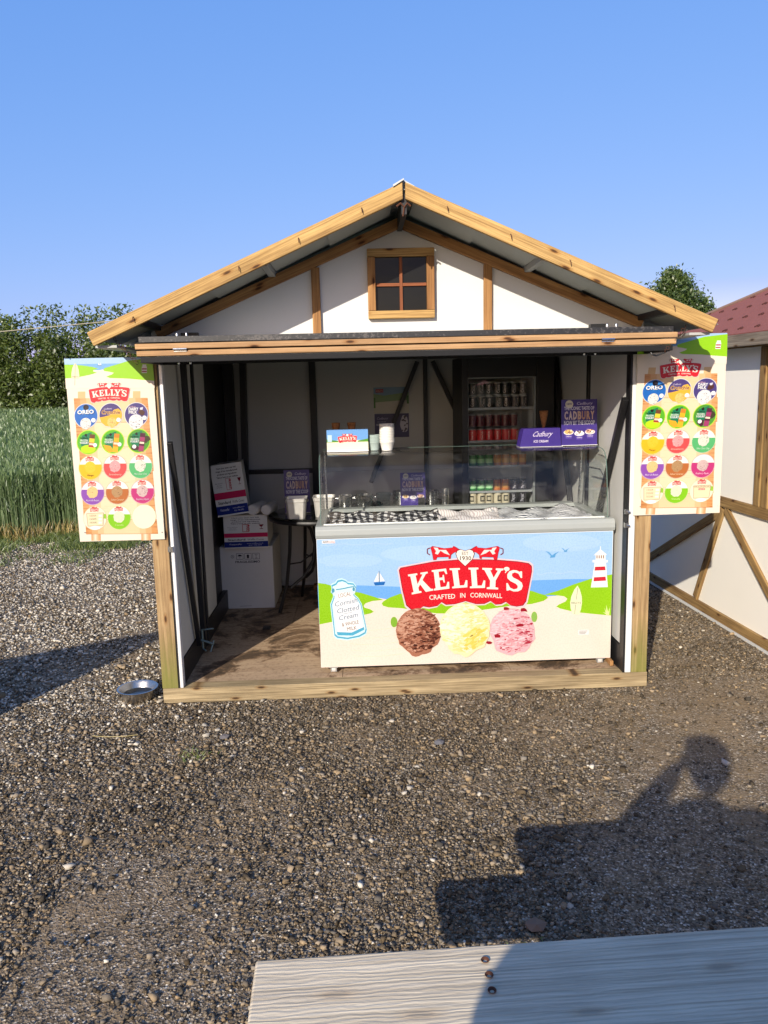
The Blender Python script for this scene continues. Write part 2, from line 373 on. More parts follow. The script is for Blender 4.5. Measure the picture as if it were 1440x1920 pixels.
LOGO_Q = [('K', (145, 350), (335, 322), (382, 500), (182, 537)), ('E', (375, 309), (525, 291), (550, 480), (396, 500)),
          ('L', (547, 291), (705, 286), (724, 468), (572, 479)), ('L', (728, 285), (882, 283), (893, 474), (742, 477)),
          ('Y', (862, 286), (1064, 293), (1052, 490), (850, 483)), ("'", (1066, 276), (1122, 276), (1122, 336), (1066, 336)), ('S', (1095, 306), (1252, 316), (1245, 510), (1087, 498))]
RED = (226, 30, 45); CREAM = (255, 250, 235)
def logo(A, lay, small=False):
    """the creamery badge, drawn in its own 1440-wide frame through A.g"""
    out = [(58, 310), (75, 285), (200, 262), (400, 226), (620, 210), (800, 206), (1000, 210), (1200, 226), (1305, 242), (1335, 268), (1337, 320), (1280, 600), (1250, 640), (1190, 650), (1130, 640), (1085, 606), (1040, 628), (985, 632), (938, 598), (880, 625), (800, 628), (700, 600), (600, 628), (510, 635), (468, 610), (430, 645), (350, 660), (290, 650), (235, 690), (170, 680), (125, 640), (90, 500)]
    cx, cy = 700, 430
    for k, c, l in ((14, (250, 215, 220), lay), (0, (120, 20, 40), lay+1), (-6, RED, lay+2)):
        A.poly([(cx+(x-cx)*(1+k/650), cy+(y-cy)*(1+k/240)) for x, y in out], c, l)
    for sgn in (1, -1):
        X = lambda p: ((p[0] if sgn > 0 else 1396-p[0]), p[1])
        body = [(365, 95), (385, 82), (500, 103), (580, 95), (588, 80), (612, 92), (645, 112), (628, 138), (595, 142), (565, 165), (560, 200), (540, 205), (540, 185), (430, 188), (420, 212), (392, 214), (380, 150)]
        A.poly([X(p) for p in body], (130, 20, 40), lay+3)
        A.poly([X((x*.97+14, y*.95+7)) for x, y in body], RED, lay+4)
        A.poly([X(p) for p in [(395, 95), (435, 98), (445, 118), (515, 118), (552, 168), (500, 150), (462, 125), (435, 162), (408, 152), (420, 130)]], (250, 235, 230), lay+5)
        A.stroke([X(p) for p in [(362, 100), (335, 110), (335, 150), (360, 165)]], 9, (130, 20, 40), lay+3)
    hp = [(612, 155), (625, 128), (655, 115), (697, 130), (740, 115), (770, 128), (783, 155), (765, 205), (697, 268), (630, 205)]
    A.poly([(697+(x-697)*1.08, 185+(y-185)*1.08) for x, y in hp], (130, 20, 40), lay+5)
    A.poly(hp, CREAM, lay+6)
    if not small:
        A.text('EST', 697, 165, 30, (90, 60, 50), lay+7, wid=62)
        A.text('1930', 697, 214, 38, (90, 60, 50), lay+7, wid=108, bold=.012)
    for ch, tl, tr, br, bl in LOGO_Q:
        H = homog([(0, 0), (1, 0), (1, 1), (0, 1)], [tl, tr, br, bl])
        for pl in GL(ch): A.poly([H(p) for p in pl], CREAM, lay+3)
    A.text('CRAFTED', 475, 580, 44, CREAM, lay+3, wid=250, rot=-.055, bold=.01)
    A.text('IN', 672, 566, 44, CREAM, lay+3, wid=50, bold=.01)
    A.text('CORNWALL', 895, 566, 44, CREAM, lay+3, wid=305, rot=.02, bold=.01)
def scoop(A, cx, cy, r, base, darks, lay, nb=160, flat=.0, tail=1.0):
    q = []
    for i in range(44):
        a = 2*math.pi*i/44; rr = r*(1+random.uniform(-.012, .012)*(2.5 if math.sin(a) > .2 else 1)+(.035*math.sin(9*a+cx)+.03*math.sin(4*a+cy) if math.sin(a) > .25 else 0)); q.append((cx+rr*math.cos(a), cy+rr*math.sin(a)*(1.08 if math.sin(a) > 0 else .98)))
    A.poly(q, base, lay)
    for i in range(nb*2):
        a = random.uniform(0, 2*math.pi); d = r*.93*math.sqrt(random.random())
        x, y = cx+d*math.cos(a), cy+d*math.sin(a)
        A.blob(x, y, r*random.uniform(.015, .075), sorted(darks, key=lambda c: -sum(c))[min(len(darks)-1, max(0, int(len(darks)*(.42+.33*(x-cx)/r+.22*(y-cy)/r+random.gauss(0, .28)))))], lay+1+(i % 2), .45, 6, random.uniform(1, 2.4), random.uniform(.3, .8), random.uniform(-.5, .3))
exec_order = None
# ================================================================ ground
def ground_mat():
    m, nt, b = newmat('gravel_bed'); tc = N(nt, 'ShaderNodeTexCoord'); v = tc.outputs['Object']
    vo = N(nt, 'ShaderNodeTexVoronoi'); vo.inputs['Scale'].default_value = 150; L(nt, v, vo.inputs['Vector'])
    vo2 = N(nt, 'ShaderNodeTexVoronoi'); vo2.inputs['Scale'].default_value = 75; L(nt, v, vo2.inputs['Vector'])
    big = noise(nt, v, .9, 5, .6); mid = noise(nt, v, 5, 5, .65)
    st = ramp(nt, N_sep(nt, vo.outputs['Color']), [(0, (.056, .044, .030)), (.35, (.125, .098, .066)), (.7, (.215, .168, .113)), (.93, (.32, .28, .22)), (1, (.6, .55, .46))])
    st2 = ramp(nt, N_sep(nt, vo2.outputs['Color']), [(0, (.6, .6, .62)), (.6, (1, .98, .95)), (1, (1.5, 1.4, 1.3))])
    c = mixc(nt, .7, st, st2, 'MULTIPLY')
    dirt = mixc(nt, noise(nt, v, 260, 3), (.14, .098, .055), (.285, .205, .118))
    mk = N(nt, 'ShaderNodeMapRange'); mk.inputs['From Min'].default_value = .46; mk.inputs['From Max'].default_value = .62
    L(nt, mixc(nt, .5, big, mid), mk.inputs[0])
    mu = N(nt, 'ShaderNodeMath', operation='MULTIPLY'); mu.inputs[1].default_value = .8; L(nt, mk.outputs[0], mu.inputs[0])
    L(nt, mixc(nt, mu.outputs[0], c, dirt), b.inputs['Base Color']); b.inputs['Roughness'].default_value = .9
    b.inputs['Specular IOR Level'].default_value = .2
    n1 = bump(nt, vo.outputs['Distance'], .8, .004, b); n2 = bump(nt, vo2.outputs['Distance'], .7, .006, b, n1); bump(nt, mid, .6, .02, b, n2)
    return m
def N_sep(nt, c):
    s = N(nt, 'ShaderNodeSeparateColor'); L(nt, c, s.inputs[0]); return s.outputs[0]
def grid(name, x0, x1, y0, y1, nx, ny, zf, mat, kind='structure'):
    xs = np.linspace(x0, x1, nx); ys = np.linspace(y0, y1, ny); X, Y = np.meshgrid(xs, ys)
    V = np.stack([X, Y, zf(X, Y)], -1).reshape(-1, 3)
    i = np.arange((nx-1)*(ny-1)); r, c = i//(nx-1), i % (nx-1); a = r*nx+c
    return fast_mesh(name, V, np.stack([a, a+1, a+nx+1, a+nx], 1), mat, kind=kind, smooth=True)
def rise(Y): return np.clip((Y-5.5)/16, 0, 1)*.42
def soil_mat(name, c0, c1, c2):
    m, nt, b = newmat(name); tc = N(nt, 'ShaderNodeTexCoord'); v = tc.outputs['Object']
    n = noise(nt, v, 9, 8, .7); n2 = noise(nt, v, .7, 3)
    L(nt, mixc(nt, n2, ramp(nt, n, [(.3, c0), (.7, c1)]), ramp(nt, n, [(.3, c0), (.7, c2)])), b.inputs['Base Color'])
    b.inputs['Roughness'].default_value = .95; bump(nt, n, .8, .05, b); return m
SOIL = soil_mat('field_soil', (.10, .06, .035), (.26, .16, .09), (.07, .09, .03))
FIELDM = soil_mat('meadow', (.05, .07, .02), (.10, .13, .04), (.14, .12, .06))
grid('ground', -5.5, 6.5, -6.5, 4.95, 260, 240, lambda X, Y: .010*np.sin(X*2.1+1)*np.sin(Y*1.7)*(np.abs(Y-1) > 1)*0 + .004*np.sin(X*7)*np.cos(Y*6)-.004, ground_mat())
grid('field', -60, 60, 4.6, 90, 60, 60, lambda X, Y: rise(Y)-.03+.015*np.sin(X*3)*np.sin(Y*4), SOIL)
grid('terrain', -600, 600, -600, 600, 41, 41, lambda X, Y: -.12-.0*X, FIELDM)
# crushed stone lying on the bed
def stones(n, reg, size, white, name_seed, sizesd=.35):
    x0, x1, y0, y1 = reg; x = RNG.uniform(x0, x1, n); y = RNG.uniform(y0, y1, n)
    s = size*np.exp(RNG.normal(0, sizesd, n))
    keep = ~((x > -1.36) & (x < 1.39) & (y > -.01) & (y < 2.3))
    # worn dirt patches carry fewer stones
    pat = np.sin(x*1.3+.7*np.sin(y*1.9))*np.sin(y*1.1+.9*np.sin(x*1.7)+2)
    keep &= RNG.uniform(0, 1, n) > np.clip(pat*1.4, 0, .88)*(x > -1.3)
    x, y, s = x[keep], y[keep], s[keep]; n = len(x)
    w = white(x, y); isw = RNG.uniform(0, 1, n) < w
    g = .046+.21*RNG.uniform(0, 1, n)**1.5; tint = RNG.uniform(0, 1, (n, 1))
    c = g[:, None]*((1-tint)*np.array([[1.14, 1.0, .80]])+tint*np.array([[1.40, 1.0, .56]]))
    cw = RNG.uniform(.30, .64, n)[:, None]*np.array([[1, .90, .73]])
    c = np.where(isw[:, None], cw, c)
    return x, y, s, c
def cube8():
    v = np.array([(x, y, z) for x in (-1, 1) for y in (-1, 1) for z in (-1, 1)], float)*.72
    f = np.array([(0, 1, 3), (0, 3, 2), (4, 6, 7), (4, 7, 5), (0, 4, 5), (0, 5, 1), (2, 3, 7), (2, 7, 6), (0, 2, 6), (0, 6, 4), (1, 5, 7), (1, 7, 3)])
    return v, f
def icosa():
    t = (1+5**.5)/2
    v = np.array([(-1, t, 0), (1, t, 0), (-1, -t, 0), (1, -t, 0), (0, -1, t), (0, 1, t), (0, -1, -t), (0, 1, -t), (t, 0, -1), (t, 0, 1), (-t, 0, -1), (-t, 0, 1)], float)
    v /= np.linalg.norm(v[0])
    f = np.array([(0, 11, 5), (0, 5, 1), (0, 1, 7), (0, 7, 10), (0, 10, 11), (1, 5, 9), (5, 11, 4), (11, 10, 2), (10, 7, 6), (7, 1, 8), (3, 9, 4), (3, 4, 2), (3, 2, 6), (3, 6, 8), (3, 8, 9), (4, 9, 5), (2, 4, 11), (6, 2, 10), (8, 6, 7), (9, 8, 1)])
    return v, f
def build_stones(name, sets):
    x, y, s, c = [np.concatenate(a) for a in zip(*sets)]; n = len(x)
    v0, f0 = cube8(); sc = np.stack([RNG.uniform(.7, 1.35, n), RNG.uniform(.6, 1.1, n), RNG.uniform(.35, .75, n)], 1)
    V = (v0[None]+RNG.uniform(-.38, .38, (n, 8, 3)))*sc[:, None]*s[:, None, None]
    a = RNG.uniform(0, 2*np.pi, n); ti = RNG.normal(0, .5, n)
    ca, sa, ct, stt = np.cos(a), np.sin(a), np.cos(ti), np.sin(ti)
    X, Y, Z = V[..., 0], V[..., 1], V[..., 2]
    Y, Z = Y*ct[:, None]-Z*stt[:, None], Y*stt[:, None]+Z*ct[:, None]
    X, Y = X*ca[:, None]-Y*sa[:, None], X*sa[:, None]+Y*ca[:, None]
    V = np.stack([X+x[:, None], Y+y[:, None], Z+(s*sc[:, 2]*RNG.uniform(.0, .55, n))[:, None]], -1).reshape(-1, 3)
    F = (f0[None]+8*np.arange(n)[:, None, None]).reshape(-1, 3)
    m, nt, b = newmat('stone'); at = N(nt, 'ShaderNodeAttribute', attribute_name='Col')
    tc = N(nt, 'ShaderNodeTexCoord'); nn = noise(nt, tc.outputs['Object'], 320, 4)
    L(nt, mixc(nt, .6, at.outputs['Color'], ramp(nt, nn, [(.3, (.6, .6, .6)), (.7, (1.2, 1.2, 1.2))]), 'MULTIPLY'), b.inputs['Base Color'])
    b.inputs['Roughness'].default_value = .9; b.inputs['Specular IOR Level'].default_value = .12
    return fast_mesh(name, V, F, m, np.repeat(c, 12, axis=0), kind='stuff')
few = lambda x, y: .012+.02*(x < -.5)
lots = lambda x, y: np.clip(.34-.22*(x+1.5)-.10*np.abs(y-1.6)*.6, .02, .5)*np.clip((y+1.6)/1.6, .06, 1)
build_stones('gravel', [
    stones(76000, (-1.75, 2.1, -3.1, -1.2), .0038, few, 1, .42), stones(4800, (-1.75, 2.1, -3.1, -1.2), .0068, few, 1, .33),
    stones(66000, (-2.5, 2.8, -1.2, .3), .0043, lots, 2, .4), stones(2500, (-2.5, 2.8, -1.2, .3), .0092, few, 2, .3),
    stones(48000, (-5.2, -1.3, .0, 4.9), .0066, lots, 3, .35), stones(12000, (1.3, 2.5, .2, 3), .0052, few, 4),
    stones(260, (-2.2, 2.6, -3.1, .2), .0115, lambda x, y: .18+0*x, 5, .25)])
for (x, y, s, c) in ((.30, -1.93, .030, (.16, .11, .075)), (-.93, -.47, .022, (.11, .10, .10)), (.13, -.62, .022, (.10, .10, .11)), (.02, -1.95, .0, (.1, .1, .1))):
    if s:
        v0, f0 = icosa(); mm = MB(); mm.add([(p[0]*s*1.3, p[1]*s, max(-.2, p[2])*s*.75) for p in v0*(1+RNG.uniform(-.15, .15, (12, 1)))], [tuple(f) for f in f0], c)
        pm, pnt, pb = newmat('rock'); L(pnt, N(pnt, 'ShaderNodeAttribute', attribute_name='Col').outputs['Color'], pb.inputs['Base Color']); pb.inputs['Roughness'].default_value = .85
        tag(mm.build('stone', pm, loc=(x, y, s*.35)), {.030: 'large brown stone on gravel beside picnic table shadow', .022: 'dark angular stone on gravel '+('left of the kiosk sill front' if x < -.5 else 'in front of kiosk sill middle')}[s], 'stone')
# ---------------------------------------------------------------- leaves, grass, wheat
def leafmat(name, c0, c1, trans=.35):
    m, nt, b = newmat(name); nt.nodes.remove(b); out = nt.nodes['Material Output']
    at = N(nt, 'ShaderNodeAttribute', attribute_name='Col'); c = mixc(nt, N_sep(nt, at.outputs['Color']), c0, c1)
    d = N(nt, 'ShaderNodeBsdfDiffuse'); t = N(nt, 'ShaderNodeBsdfTranslucent'); g = N(nt, 'ShaderNodeBsdfGlossy'); g.inputs['Roughness'].default_value = .45
    L(nt, c, d.inputs[0]); L(nt, mixc(nt, 1.0, c, (1.2, 1.35, .5), 'MULTIPLY'), t.inputs[0])
    x = N(nt, 'ShaderNodeMixShader'); x.inputs[0].default_value = trans; L(nt, d.outputs[0], x.inputs[1]); L(nt, t.outputs[0], x.inputs[2])
    y = N(nt, 'ShaderNodeMixShader'); y.inputs[0].default_value = .06; L(nt, x.outputs[0], y.inputs[1]); L(nt, g.outputs[0], y.inputs[2])
    L(nt, y.outputs[0], out.inputs[0]); return m
LEAF = leafmat('hedge_leaf', (.045, .070, .014), (.16, .21, .045)); LEAF2 = leafmat('tree_leaf', (.03, .06, .014), (.11, .16, .035))
WHEATM = leafmat('wheat_blade', (.048, .095, .034), (.18, .25, .105), .3); GRASSM = leafmat('grass_blade', (.06, .10, .02), (.22, .26, .07), .3)
BARK = plain('bark', (.07, .05, .035), .9, 0, .4, 12, .01)
def leaves(name, C, size, mat, parent=None, kind=None, tone=None):
    """C (n,3) leaf centres -> small folded leaf quads"""
    n = len(C); s = size*np.exp(RNG.normal(0, .25, n))[:, None]
    d = RNG.normal(size=(n, 3)); d /= np.linalg.norm(d, axis=1, keepdims=True)
    e = np.cross(d, RNG.normal(size=(n, 3))); e /= np.linalg.norm(e, axis=1, keepdims=True)
    V = np.stack([C-d*s, C+e*s*.45, C+d*s, C-e*s*.45], 1).reshape(-1, 3)
    F = np.arange(4*n).reshape(n, 4); t = RNG.uniform(0, 1, n) if tone is None else np.clip(tone+RNG.normal(0, .2, n), 0, 1)
    return fast_mesh(name, V, F, mat, np.repeat(t[:, None], 3, 1), kind=kind, parent=parent)
def crown(centers, n):
    """clumpy foliage: points on the shells of many small lobes"""
    out = []; tone = []; w = np.array([c[3]**2 for c in centers]); w = w/w.sum()
    for (cx, cy, cz, r), k in zip(centers, (w*n).astype(int)):
        ns = max(3, k//90); base = RNG.uniform(.15, .8)
        d = RNG.normal(size=(ns, 3)); d /= np.linalg.norm(d, axis=1, keepdims=True)
        sub = np.array([cx, cy, cz])+d*r*RNG.uniform(.55, 1.0, (ns, 1))*np.array([1, 1, .9])
        i = RNG.integers(0, ns, k); p = sub[i]+RNG.normal(size=(k, 3))*r*.23
        out.append(p); tone.append(base+RNG.uniform(-.15, .15, ns)[i])
    return np.concatenate(out), np.concatenate(tone)
def tree(label, cat, x, y, z0, lobes, n, size, trunk_h, tr=.16, name='tree'):
    t = thing(name, label, cat, (x, y, z0)); C, tn = crown(lobes, n)
    leaves('crown', C, size, LEAF2, t, tone=tn); m = MB()
    m.tube([(0, 0, -.2), (.05, 0, trunk_h*.5), (0, .05, trunk_h)], [tr*1.2, tr, tr*.6], 9)
    for l in lobes[:7]: m.tube([(0, .03, trunk_h*.75), (l[0]*.5, l[1]*.5, (trunk_h+l[2])/2), (l[0], l[1], l[2])], [tr*.45, tr*.25, .02], 6)
    m.build('trunk', BARK, t, smooth=True); return t
# tall hedge along the far side of the field
hd = thing('hedge', 'tall dense green hedge along the far side of the wheat field', 'hedge', (0, 0, 0))
lob = []; x = -24.
while x < 20:
    h = 3.45+.3*math.sin(x*.9)+random.uniform(-.3, .3)-(.3 if x < -13.5 else 0)-(.9 if x > 4 else 0)
    z = .5
    while z < h: lob.append((x+random.uniform(-.4, .4), 22.3+random.uniform(-.7, .5), z+random.uniform(-.1, .1), random.uniform(.5, .85))); z += .62
    x += .62
near = [l for l in lob if -16 < l[0] < -4]; farl = [l for l in lob if not -16 < l[0] < -4]
C1, t1 = crown(near, 130000); C2, t2 = crown(farl, 50000)
sp = []; st = []
for i in range(120):       # shoots standing out of the top
    x0 = random.uniform(-14, -5); zz = 3.5+random.uniform(-.3, .3)
    for k in range(40): q = random.random(); sp.append((x0+random.gauss(0, .05)+q*random.uniform(-.2, .3), 22+random.gauss(0, .1), zz+q*.8)); st.append(.5)
leaves('foliage', np.concatenate([C1, np.array(sp)]), .058, LEAF, hd, tone=np.concatenate([t1, np.array(st)])); leaves('foliage', C2, .13, LEAF, hd, tone=t2)
m = MB()
for i in range(46): xx = -23+i; m.tube([(xx, 22.4, -.1), (xx+random.uniform(-.2, .2), 22.4, 1.8), (xx+random.uniform(-.5, .5), 22.4, 3.3)], [.08, .06, .02], 6)
m.build('stems', BARK, hd)
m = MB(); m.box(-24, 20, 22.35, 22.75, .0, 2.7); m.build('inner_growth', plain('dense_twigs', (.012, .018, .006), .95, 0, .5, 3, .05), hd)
tree('dark tree top rising behind the hedge at the far left', 'tree', -16.4, 26, .4, [(0, 0, 4.0, .8), (.8, .3, 3.6, .8), (-1, 0, 3.8, .8), (.2, -.3, 4.5, .4), (1.3, 0, 3.3, .6)], 12000, .10, 4)
tree('round leafy tree rising behind the roof of the ice cream kiosk', 'tree', 11.55, 25, .4, [(0, 0, 4.3, 1.0), (-.75, 0, 4.0, .8), (.6, .2, 3.8, .85), (-.2, -.2, 4.95, .55), (1.0, 0, 3.1, .7), (-.6, .1, 3.1, .9), (.15, .3, 3.0, 1.1), (-1.3, .1, 3.2, .6), (1.7, .1, 2.6, .5), (.35, 0, 4.75, .4), (-.9, 0, 4.5, .35), (1.15, 0, 3.9, .4), (-.1, 0, 5.25, .3)], 42000, .065, 3.4).scale = (.9, .9, .955)
# trees behind the photographer, mirrored in the glass
for i, (x, y, s, lb) in enumerate(((-9, -22, 1.0, 'broad tree standing beyond the yard behind the picnic table'), (-3, -24, .8, 'low round tree beyond the yard behind the picnic table'), (4, -23, 1.0, 'bushy tree beyond the yard, right of the low round one'), (10, -21, .9, 'leafy tree at the right end of the row behind the yard'))):
    tree(lb, 'tree', x, y, 0, [(random.uniform(-2.4, 2.4), random.uniform(-1, 1), random.uniform(1.2, 3.2)*s, random.uniform(.8, 1.3)) for k in range(9)], 7000, .14, 1.8)
# wheat
def blades(x, y, z, h, wdt, lean, name, mat, tone, kind='stuff', seg=2):
    n = len(x); a = RNG.uniform(0, 2*np.pi, n); dx, dy = np.cos(a)*lean*h, np.sin(a)*lean*h
    b = RNG.uniform(0, np.pi, n); wx, wy = np.cos(b)*wdt, np.sin(b)*wdt
    p0 = np.stack([x, y, z], 1); p1 = np.stack([x+dx*.35, y+dy*.35, z+h*.6], 1); p2 = np.stack([x+dx, y+dy, z+h], 1); wv = np.stack([wx, wy, 0*wx], 1)
    V = np.stack([p0-wv, p0+wv, p1+wv, p1-wv, p2+wv*.2, p2-wv*.2], 1).reshape(-1, 3)
    k = np.arange(n)[:, None]*6; F = np.concatenate([k+np.array([[0, 1, 2, 3]]), k+np.array([[3, 2, 4, 5]])], 1).reshape(-1, 4)
    return V, F, np.repeat(np.repeat(tone[:, None], 3, 1), 2, axis=0)
def multi(name, parts, mat):
    V = []; F = []; C = []; o = 0
    for v, f, c in parts: V.append(v); F.append(f+o); C.append(c); o += len(v)
    return fast_mesh(name, np.concatenate(V), np.concatenate(F), mat, np.concatenate(C), kind='stuff')
def edge(x): return 5.25+.06*np.sin(x*3)+.05*np.sin(x*7.7)
def patch(n, x0, x1, d0, d1):
    x = RNG.uniform(x0, x1, n); y = edge(x)+RNG.uniform(d0, d1, n)**1.0; return x, y
parts = []
for n, x0, x1, d0, d1, hh in ((9000, -6, -1.2, 0, .5, .80), (16000, -7.5, -1.2, .4, 3, .84), (20000, -10, -2.2, 3, 9, .84), (18000, -16, -3.8, 9, 16.5, .86), (7000, -1.2, 6, 0, 2, .8)):
    x, y = patch(n, x0, x1, d0, d1); h = hh*RNG.uniform(.86, 1.06, n); z = rise(y)-.02
    tn = np.clip(RNG.normal(.5, .18, n), 0, 1); parts.append(blades(x, y, z, h, .0032+.0009*d1/2, .07, 'w', WHEATM, tn))
    q = RNG.uniform(0, 1, n) < .9; m_ = q.sum()
    parts.append(blades(x[q], y[q], z[q]+h[q]*RNG.uniform(.3, .85, m_), RNG.uniform(.12, .26, m_), .0045+.0012*d1/2, .8, 'w', WHEATM, tn[q]*1.1))
    parts.append(blades(x, y, z+h*.93, .075+0*h, .0055+.001*d1/2, .25, 'w', WHEATM, np.clip(tn+.25, 0, 1)))
multi('wheat', parts, WHEATM)
m, nt, b = newmat('wheat_canopy'); tc = N(nt, 'ShaderNodeTexCoord'); n1 = noise(nt, tc.outputs['Object'], 30, 6, .7)
L(nt, ramp(nt, n1, [(.3, (.03, .06, .02)), (.7, (.12, .18, .075))]), b.inputs['Base Color']); b.inputs['Roughness'].default_value = .9; bump(nt, n1, 1, .1, b)
o = grid('wheat_canopy', -22, 8, 6.4, 21.3, 60, 60, lambda X, Y: rise(Y)+.60+.03*np.sin(X*9)*np.sin(Y*7), m, kind='stuff')
STRAW = leafmat('straw', (.22, .15, .05), (.42, .34, .13), .2)
x, y = patch(3600, -6, -1.2, -.12, .15); multi('straw', [blades(x, y, 0*x-.02, RNG.uniform(.04, .24, len(x)), .0035, .35, 'w', STRAW, RNG.uniform(0, 1, len(x)))], STRAW)
def grass(n, x0, x1, y0, y1, h, dens=None):
    x = RNG.uniform(x0, x1, n); y = RNG.uniform(y0, y1, n); k = (np.sin(x*4.3+y*2)+np.sin(x*9.1-y*5)*.6+RNG.normal(0, .6, n)) > -.35-.9*((y-y0)/(y1-y0)-.5)
    x, y = x[k], y[k]; return blades(x, y, 0*x-.005, h*RNG.uniform(.4, 1.2, len(x)), .0035, .9, 'g', GRASSM, RNG.uniform(0, 1, len(x)))
multi('grass', [grass(15000, -5.4, -1.0, 4.35, 5.35, .085), grass(2500, -5.2, -3.0, 3.5, 4.5, .06), grass(5000, -1.2, 5, 4.4, 5.3, .08), grass(14000, -20, -6, 20.6, 21.9, .5),
    blades(RNG.normal(-1.02, .05, 60), RNG.normal(-.66, .03, 60), 0*np.zeros(60), RNG.uniform(.01, .035, 60), .002, 1.2, 'g', GRASSM, RNG.uniform(.5, 1, 60)),
    blades(RNG.normal(.27, .04, 70), RNG.normal(-1.15, .03, 70)*0-2.05+RNG.normal(0, .03, 70), 0*np.zeros(70), RNG.uniform(.005, .02, 70), .002, 1.2, 'g', GRASSM, RNG.uniform(0, .5, 70))], GRASSM)
m = MB(); m.tube([(-8.9-6, 15, 3.05), (-8.6, 15, 3.19), (-5.4, 15, 3.42), (-3, 15.2, 3.6), (-.5, 15.4, 3.85)], .012, 6)
tag(m.build('overhead_cable', plain('cable_grey', (.3, .27, .2), .6)), 'thin dark cable strung across in front of the hedge top', 'cable')
m = MB(); m.tube([(-1.60, -.41, .012), (-1.52, -.435, .016), (-1.44, -.435, .014), (-1.35, -.41, .012)], .0022, 5)
tag(m.build('dry_stalk', STRAW), 'thin dry orange-brown stalk lying on the gravel below the bowl', 'twig')
# ================================================================ kiosk
K = thing('kiosk', 'open fronted white and timber ice cream kiosk with pitched metal roof', 'kiosk', (0, 0, 0))
XL, XR, YB = -1.24, 1.24, 2.15
timber('sill', (-1.344, .045, .043), (1.376, .045, .043), .085, .088, W_SILL, K)
m = MB(); m.box(-1.33, 1.36, .091, 2.28, .0, .062); m.build('base_frame', BLACK, K)
def floor_mat():
    m, nt, b = newmat('ply_floor'); v = coords(nt, rnd=False)
    st = N(nt, 'ShaderNodeMapping'); st.inputs['Scale'].default_value = (1.5, 30, 30); L(nt, v, st.inputs[0])
    g = noise(nt, st.outputs[0], 1.5, 6, .65, .5); st_ = noise(nt, v, 2.6, 7, .7, .6); s2 = noise(nt, v, 45, 5, .7)
    c = ramp(nt, g, [(.3, (.30, .20, .12)), (.7, (.46, .34, .22))])
    c = mixc(nt, .9, c, ramp(nt, st_, [(.42, (.11, .09, .075)), (.465, (.45, .38, .32)), (.51, (1, 1, 1))]), 'MULTIPLY')
    c = mixc(nt, .5, c, ramp(nt, s2, [(.35, (.3, .25, .2)), (.5, (1, 1, 1))]), 'MULTIPLY')
    L(nt, c, b.inputs['Base Color']); b.inputs['Roughness'].default_value = .7; bump(nt, g, .4, .001, b); return m
FLOORM = floor_mat(); m = MB()
for (a, bq, c, d) in ((-1.33, -.35, .091, 1.14), (-.347, .62, .091, 1.14), (.623, 1.36, .091, 1.14), (-1.33, -.72, 1.143, 2.28), (-.717, .5, 1.143, 2.28), (.503, 1.36, 1.143, 2.28)): m.box(a, bq, c, d, .064, .082)
m.build('floor', FLOORM, K)
for sx, x in (('l', -1.302), ('r', 1.327)):
    timber('post', (x, .046, .0855), (x, .046, 1.93), .088, .088, W_POST, K)
# white edge strips and black opening frame
m = MB(); m.box(-1.256, -1.249, .004, .07, .0855, 1.9); m.build('frame_edge', BLACK, K)
m = MB(); m.box(-1.248, -1.229, .002, .05, .0855, 1.9); m.build('edge_strip', plain('white_metal', (.72, .72, .71), .3, .2, .08), K, bevel=.004)
m = MB(); m.box(1.247, 1.281, .002, .05, .0855, 1.9); m.build('edge_strip', WHITE, K, bevel=.004)
m = MB(); m.box(1.236, 1.246, .004, .07, .0855, 1.9); m.build('frame_edge', BLACK, K)
for z in (.92, .995): m = MB(); m.box(1.222, 1.243, -.008, .012, z, z+.028); m.tube([(1.232, -.02, z+.014), (1.246, -.02, z+.014)], .004, 6); m.build('hinge', STEEL, K)
m = MB(); m.box(-1.262, -1.235, -.008, .008, .86, .89); m.build('hinge', STEEL, K)
# walls: outer boards and inner white panels, in black steel frames
m = MB(); m.box(-1.345, -1.285, .095, 2.27, .09, 1.985); m.build('side_wall', WHITE, K)
m = MB(); m.box(1.31, 1.37, .095, 2.27, .09, 1.985); m.build('side_wall', WHITE, K)
m = MB(); m.box(-1.28, 1.305, 2.19, 2.27, .09, 1.985); m.build('back_wall', WHITE, K)
for s, x in ((-1, XL), (1, XR)):
    m = MB(); m.box(min(x, x+s*.012), max(x, x+s*.012), .075, .735, .235, 1.97); m.box(min(x, x+s*.012), max(x, x+s*.012), .80, 2.09 if s > 0 else 1.15, .235, 1.97); m.build('wall_panel', INNER if s < 0 else plain('right_lining', (.52, .52, .49), .4, 0, .06, 3), K)
    m = MB(); m.box(min(x-s*.012, x+s*.03), max(x-s*.012, x+s*.03), .745, .79, .083, 1.97); m.build('frame_post', BLACK, K, bevel=.004)
    m = MB(); m.box(min(x-s*.004, x+s*.03), max(x-s*.004, x+s*.03), .076, 2.1, .083, .228); m.build('skirting', BLACK, K)
    m = MB(); m.box(min(x-s*.05, x+s*.03), max(x-s*.05, x+s*.03), 2.08, 2.13, .083, 1.97); m.build('corner_post', BLACK, K)
m = MB(); m.box(XL, XR, 2.14, 2.16, .13, 1.04); m.box(XL, XR, 2.14, 2.16, 1.072, 1.97); m.build('wall_panel', plain('rear_lining', (.44, .44, .41), .45, 0, .06, 3), K)
m = MB(); m.box(-1.19, -.56, 2.11, 2.139, 1.038, 1.074); m.build('rail', BLACK, K)
for x in (-.571, .324): m = MB(); m.box(x-.026+.01*(x > 0), x+.026-.01*(x > 0), 2.098, 2.139, .083, 1.97); m.build('frame_post', BLACK, K)
def brace(p0, p1, r, mat=BLACK, name='brace'):
    return timber(name, p0, p1, r, r, mat, K, bevel=.002)
